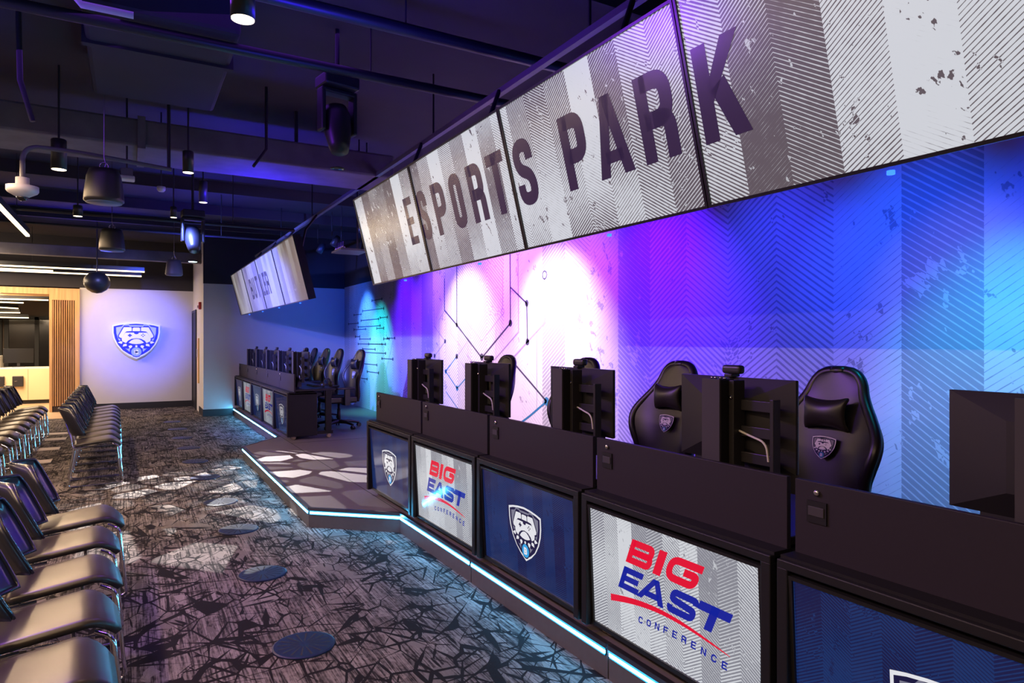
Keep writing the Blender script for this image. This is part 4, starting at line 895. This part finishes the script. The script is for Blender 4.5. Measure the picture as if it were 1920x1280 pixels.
pipe('sprinkler_pipe', [(-0.612, 5.2, CEIL), (-0.60, 5.2, 3.15), (-0.535, 5.2, 2.90)], 0.016, 'thin bent drop pipe hanging by the duct at upper left', rods=())
pipe('sprinkler_pipe', [(1.05, 6.2, CEIL), (1.05, 6.2, 3.2), (0.92, 6.05, 3.0)], 0.013, 'thin drop pipe hanging in the middle of the ceiling', rods=())
pipe('conduit', [(0.02, 4.4, 3.37), (-0.235, 4.4, 3.37), (-0.25, 4.4, 3.39), (-0.25, 4.4, CEIL)], 0.02, 'pale conduit elbow at the top left corner', m=M['whitefix'], rods=())
jl = MB()
for i, y in enumerate([-1.5, 0.6, 1.6, 2.6, 3.3, 8.6, 10.2, 12.0, 13.6]): jl.box(-7, MX, y, y+0.07, CEIL-0.16, CEIL)
struct('trim_8', jl, M['darkwall'])
def can(loc, label, r=0.05, h=0.2, lens='lens', lightit=0):
    t = thing('can_light', label, 'ceiling light', loc, 0, 'cylinder downlights')
    MB().lathe([(r*0.94, 0.004), (r, 0.0), (r, h), (r*0.9, h+0.006), (0.0, h+0.006)], (0, 0, 0), 20, 'z').build('housing', M['fix'], t)
    MB().lathe([(0.0, 0.0035), (r*0.93, 0.0035), (r*0.93, -0.001), (0, -0.001)], (0, 0, 0), 20, 'z').build('lens', M[lens], t)
    MB().tube([(0, 0, h+0.006), (0, 0, CEIL-loc[2])], 0.008, 6).build('stem', M['fix'], t)
    if lightit: light('can_beam', 'SPOT', (loc[0], loc[1], loc[2]-0.03), lightit, WARM, (loc[0], loc[1], 0), 0.04, spot=75)
can((0.40, 2.90, 2.81), 'round recessed-look downlight at top centre left, brightest near the camera', 0.048, 0.12, lightit=25)
can((-0.50, 6.55, 2.90), 'black cylinder downlight hanging left of the bell speaker', 0.055, 0.24, lightit=25)
can((0.44, 6.4, 2.96), 'black cylinder downlight to the right of the bell speaker', 0.045, 0.18, lightit=25)
can((0.68, 7.8, 2.98), 'slim black cylinder downlight right of the middle of the ceiling', 0.042, 0.22, lightit=25)
can((-0.52, 9.2, 2.95), 'small downlight below the thin pipes at left', 0.048, 0.12)
can((0.45, 8.8, 2.96), 'small downlight above the moving head light', 0.036, 0.12)
can((3.05, 11.0, 2.99), 'small warm downlight between the two video walls', 0.05, 0.12)
sn = thing('ceiling_sensor', 'small pale ceiling sensor beside the cylinder lights', 'sensor', (0.27, 7.4, 2.97))
MB().lathe([(0.0, 0), (0.025, 0.002), (0.038, 0.02), (0.038, 0.05), (0.0, 0.05)], (0, 0, 0), 18, 'z').build('cover', M['whitefix'], sn); MB().tube([(0, 0, 0.05), (0, 0, CEIL-2.97)], 0.006, 6).build('stem', M['fix'], sn)
def speaker(loc, label, r=0.14, h=0.26, m='fix'):
    t = thing('pendant_speaker', label, 'speaker', loc, 0, 'bell-shaped pendant speakers')
    MB().lathe([(r*0.90, 0.0), (r, 0.012), (r, 0.03), (r*0.97, 0.09), (r*0.86, h*0.8), (r*0.74, h), (0.0, h)], (0, 0, 0), 28, 'z').build('housing', M[m], t)
    MB().lathe([(0.0, 0.004), (r*0.89, 0.004), (r*0.89, -0.004), (0.0, -0.006)], (0, 0, 0), 28, 'z').build('grille', M['grille'], t)
    MB().tube([(0, 0, h), (0.012, 0, h+0.05), (0.0, 0, h+0.1), (0, 0, CEIL-loc[2])], 0.004, 6).build('hanging_cable', M['steel'], t)
    MB().tube([(0.03*math.cos(a), 0, h+0.03+0.03*math.sin(a)) for a in [2*PI*i/12 for i in range(12)]], 0.004, 6, True).build('hanging_ring', M['steel'], t)
speaker((-0.176, 6.2, 2.60), 'black bell-shaped pendant speaker, largest and nearest')
speaker((-0.185, 9.43, 2.60), 'black bell-shaped pendant speaker further back, below the thin pipes')
speaker((0.63, 12.2, 2.58), 'grey bell-shaped pendant speaker near the far wall', 0.13, 0.25, 'greyfix')
dm = thing('dome_speaker', 'black ball-shaped pendant below the crossing light bars', 'speaker', (-0.53, 14.7, 2.62))
MB().lathe([(0.0, -0.22), (0.08, -0.205), (0.16, -0.15), (0.21, -0.07), (0.22, 0.0), (0.20, 0.08), (0.12, 0.16), (0, 0.18)], (0, 0, 0), 28, 'z').build('ball', M['fix'], dm); MB().tube([(0, 0, 0.18), (0, 0, CEIL-2.62)], 0.012, 8).build('stem', M['fix'], dm)
# security camera on a bent pipe
cm_ = thing('security_camera', 'pale dome camera hanging from a curved pipe at left', 'camera', (-0.71, 6.28, 2.60))
MB().lathe([(0.0, 0.0), (0.035, 0.0), (0.095, 0.035), (0.105, 0.05), (0.105, 0.085), (0.045, 0.09), (0.045, 0.15), (0.02, 0.155), (0.0, 0.155)], (0, 0, 0), 24, 'z').build('housing', M['whitefix'], cm_)
MB().lathe([(0.0, -0.028), (0.02, -0.024), (0.036, -0.008), (0.04, 0.002), (0, 0.002)], (0, 0, 0), 18, 'z').build('dome_lens', M['mask'], cm_)
MB().tube(round_path3([(0, 0, 0.15), (0, 0, 0.40), (0.36, 0.02, 0.40), (1.02, 0.1, 0.365)], 0.14, 8), 0.018, 10).build('bent_arm', M['greyfix'], cm_)
MB().tube([(1.00, 0.1, 0.36), (1.00, 0.1, CEIL-2.60)], 0.014, 8).build('drop_rod', M['fix'], cm_)
ap = thing('access_point', 'small pale square box hanging near the bell speaker', 'access point', (-0.02, 6.7, 2.90))
MB().box(-0.06, 0.06, -0.06, 0.06, 0, 0.035).build('cover', M['whitefix'], ap, bevel=0.01); MB().box(-0.045, 0.045, -0.045, 0.045, 0.035, 0.10).build('junction_box', M['greyfix'], ap); MB().tube([(0, 0, 0.10), (0, 0, CEIL-2.9)], 0.008, 6).build('stem', M['fix'], ap)
def mover(loc, label, rz, lens='coldlens', aim=35):
    t = thing('moving_head_light', label, 'stage light', loc, rz, 'moving head stage lights')
    MB().box(-0.13, 0.13, -0.10, 0.10, 0.36, 0.45).build('base', M['fix'], t, bevel=0.015)
    MB().tube([(0, 0, 0.45), (0, 0, CEIL-loc[2])], 0.016, 8).build('clamp_pole', M['fix'], t)
    yk = MB().box(-0.135, -0.105, -0.05, 0.05, 0.05, 0.34).box(0.105, 0.135, -0.05, 0.05, 0.05, 0.34).box(-0.135, 0.135, -0.05, 0.05, 0.32, 0.355); yk.build('yoke', M['fix'], t, bevel=0.01)
    hd = MB().lathe([(0.0, -0.20), (0.06, -0.20), (0.075, -0.15), (0.095, -0.05), (0.10, 0.08), (0.08, 0.14), (0, 0.15)], (0, 0, 0), 24, 'z').build('head', M['fix'], t)
    hd.matrix_local = Matrix.Translation((0, 0, 0.10)) @ Matrix.Rotation(R(aim), 4, 'X')
    ln = MB().lathe([(0.0, -0.208), (0.045, -0.207), (0.052, -0.2005), (0.0, -0.2005)], (0, 0, 0), 20, 'z').build('lens', M[lens], t); ln.matrix_local = hd.matrix_local
    return t
mover((0.70, 9.42, 2.72), 'black moving head with a lit pale green lens, hanging at centre left', R(5), 'coldlens', -30)
mover((1.30, 4.8, 2.95), 'dark moving head almost lost against the dark ceiling at top centre', R(10), 'mask', -12)
# dimmer shelf with connectors lit blue, between the two video walls
ds = thing('lighting_shelf', 'small hanging shelf with metal connectors lit blue, between the video walls', 'shelf', (2.05, 7.55, 2.52))
MB().box(-0.02, 0.30, -0.20, 0.20, 0, 0.02).build('tray', M['greyfix'], ds)
for i in range(4): MB().lathe([(0.0, 0.02), (0.022, 0.02), (0.022, 0.05), (0.014, 0.055), (0.014, 0.10), (0.0, 0.105)], (0.02, -0.15+i*0.09, 0), 14, 'z').build('connector', M['steel'], ds)
MB().tube([(0.28, 0.18, 0.02), (0.28, 0.18, CEIL-2.52)], 0.01, 6).tube([(0.28, -0.18, 0.02), (0.28, -0.18, CEIL-2.52)], 0.01, 6).build('hanger_rods', M['fix'], ds)
light('shelf_wash', 'SPOT', (1.3, 7.4, 3.1), 14, (0.12, 0.03, 1.0), (2.1, 7.55, 2.6), 0.03, spot=40)
# coloured par lights over the mural
def par(loc, label):
    t = thing('par_light', label, 'stage light', loc, 0, 'par lights washing the mural')
    h = MB().lathe([(0.052, -0.10), (0.06, -0.10), (0.06, 0.02), (0.04, 0.09), (0.0, 0.10)], (0, 0, 0), 18, 'z').build('housing', M['fix'], t); h.matrix_local = Matrix.Rotation(R(30), 4, 'Y') @ Matrix.Translation((0, 0, 0.13))
    MB().tube([(0, 0, 0.2), (0, 0, CEIL-loc[2])], 0.01, 6).build('clamp_pole', M['fix'], t)
for i, y in enumerate([12.6, 11.6, 10.0]): par((3.05, y, 3.14), 'small black par light near the ceiling over the mural, %s from the far corner' % ordw(i))
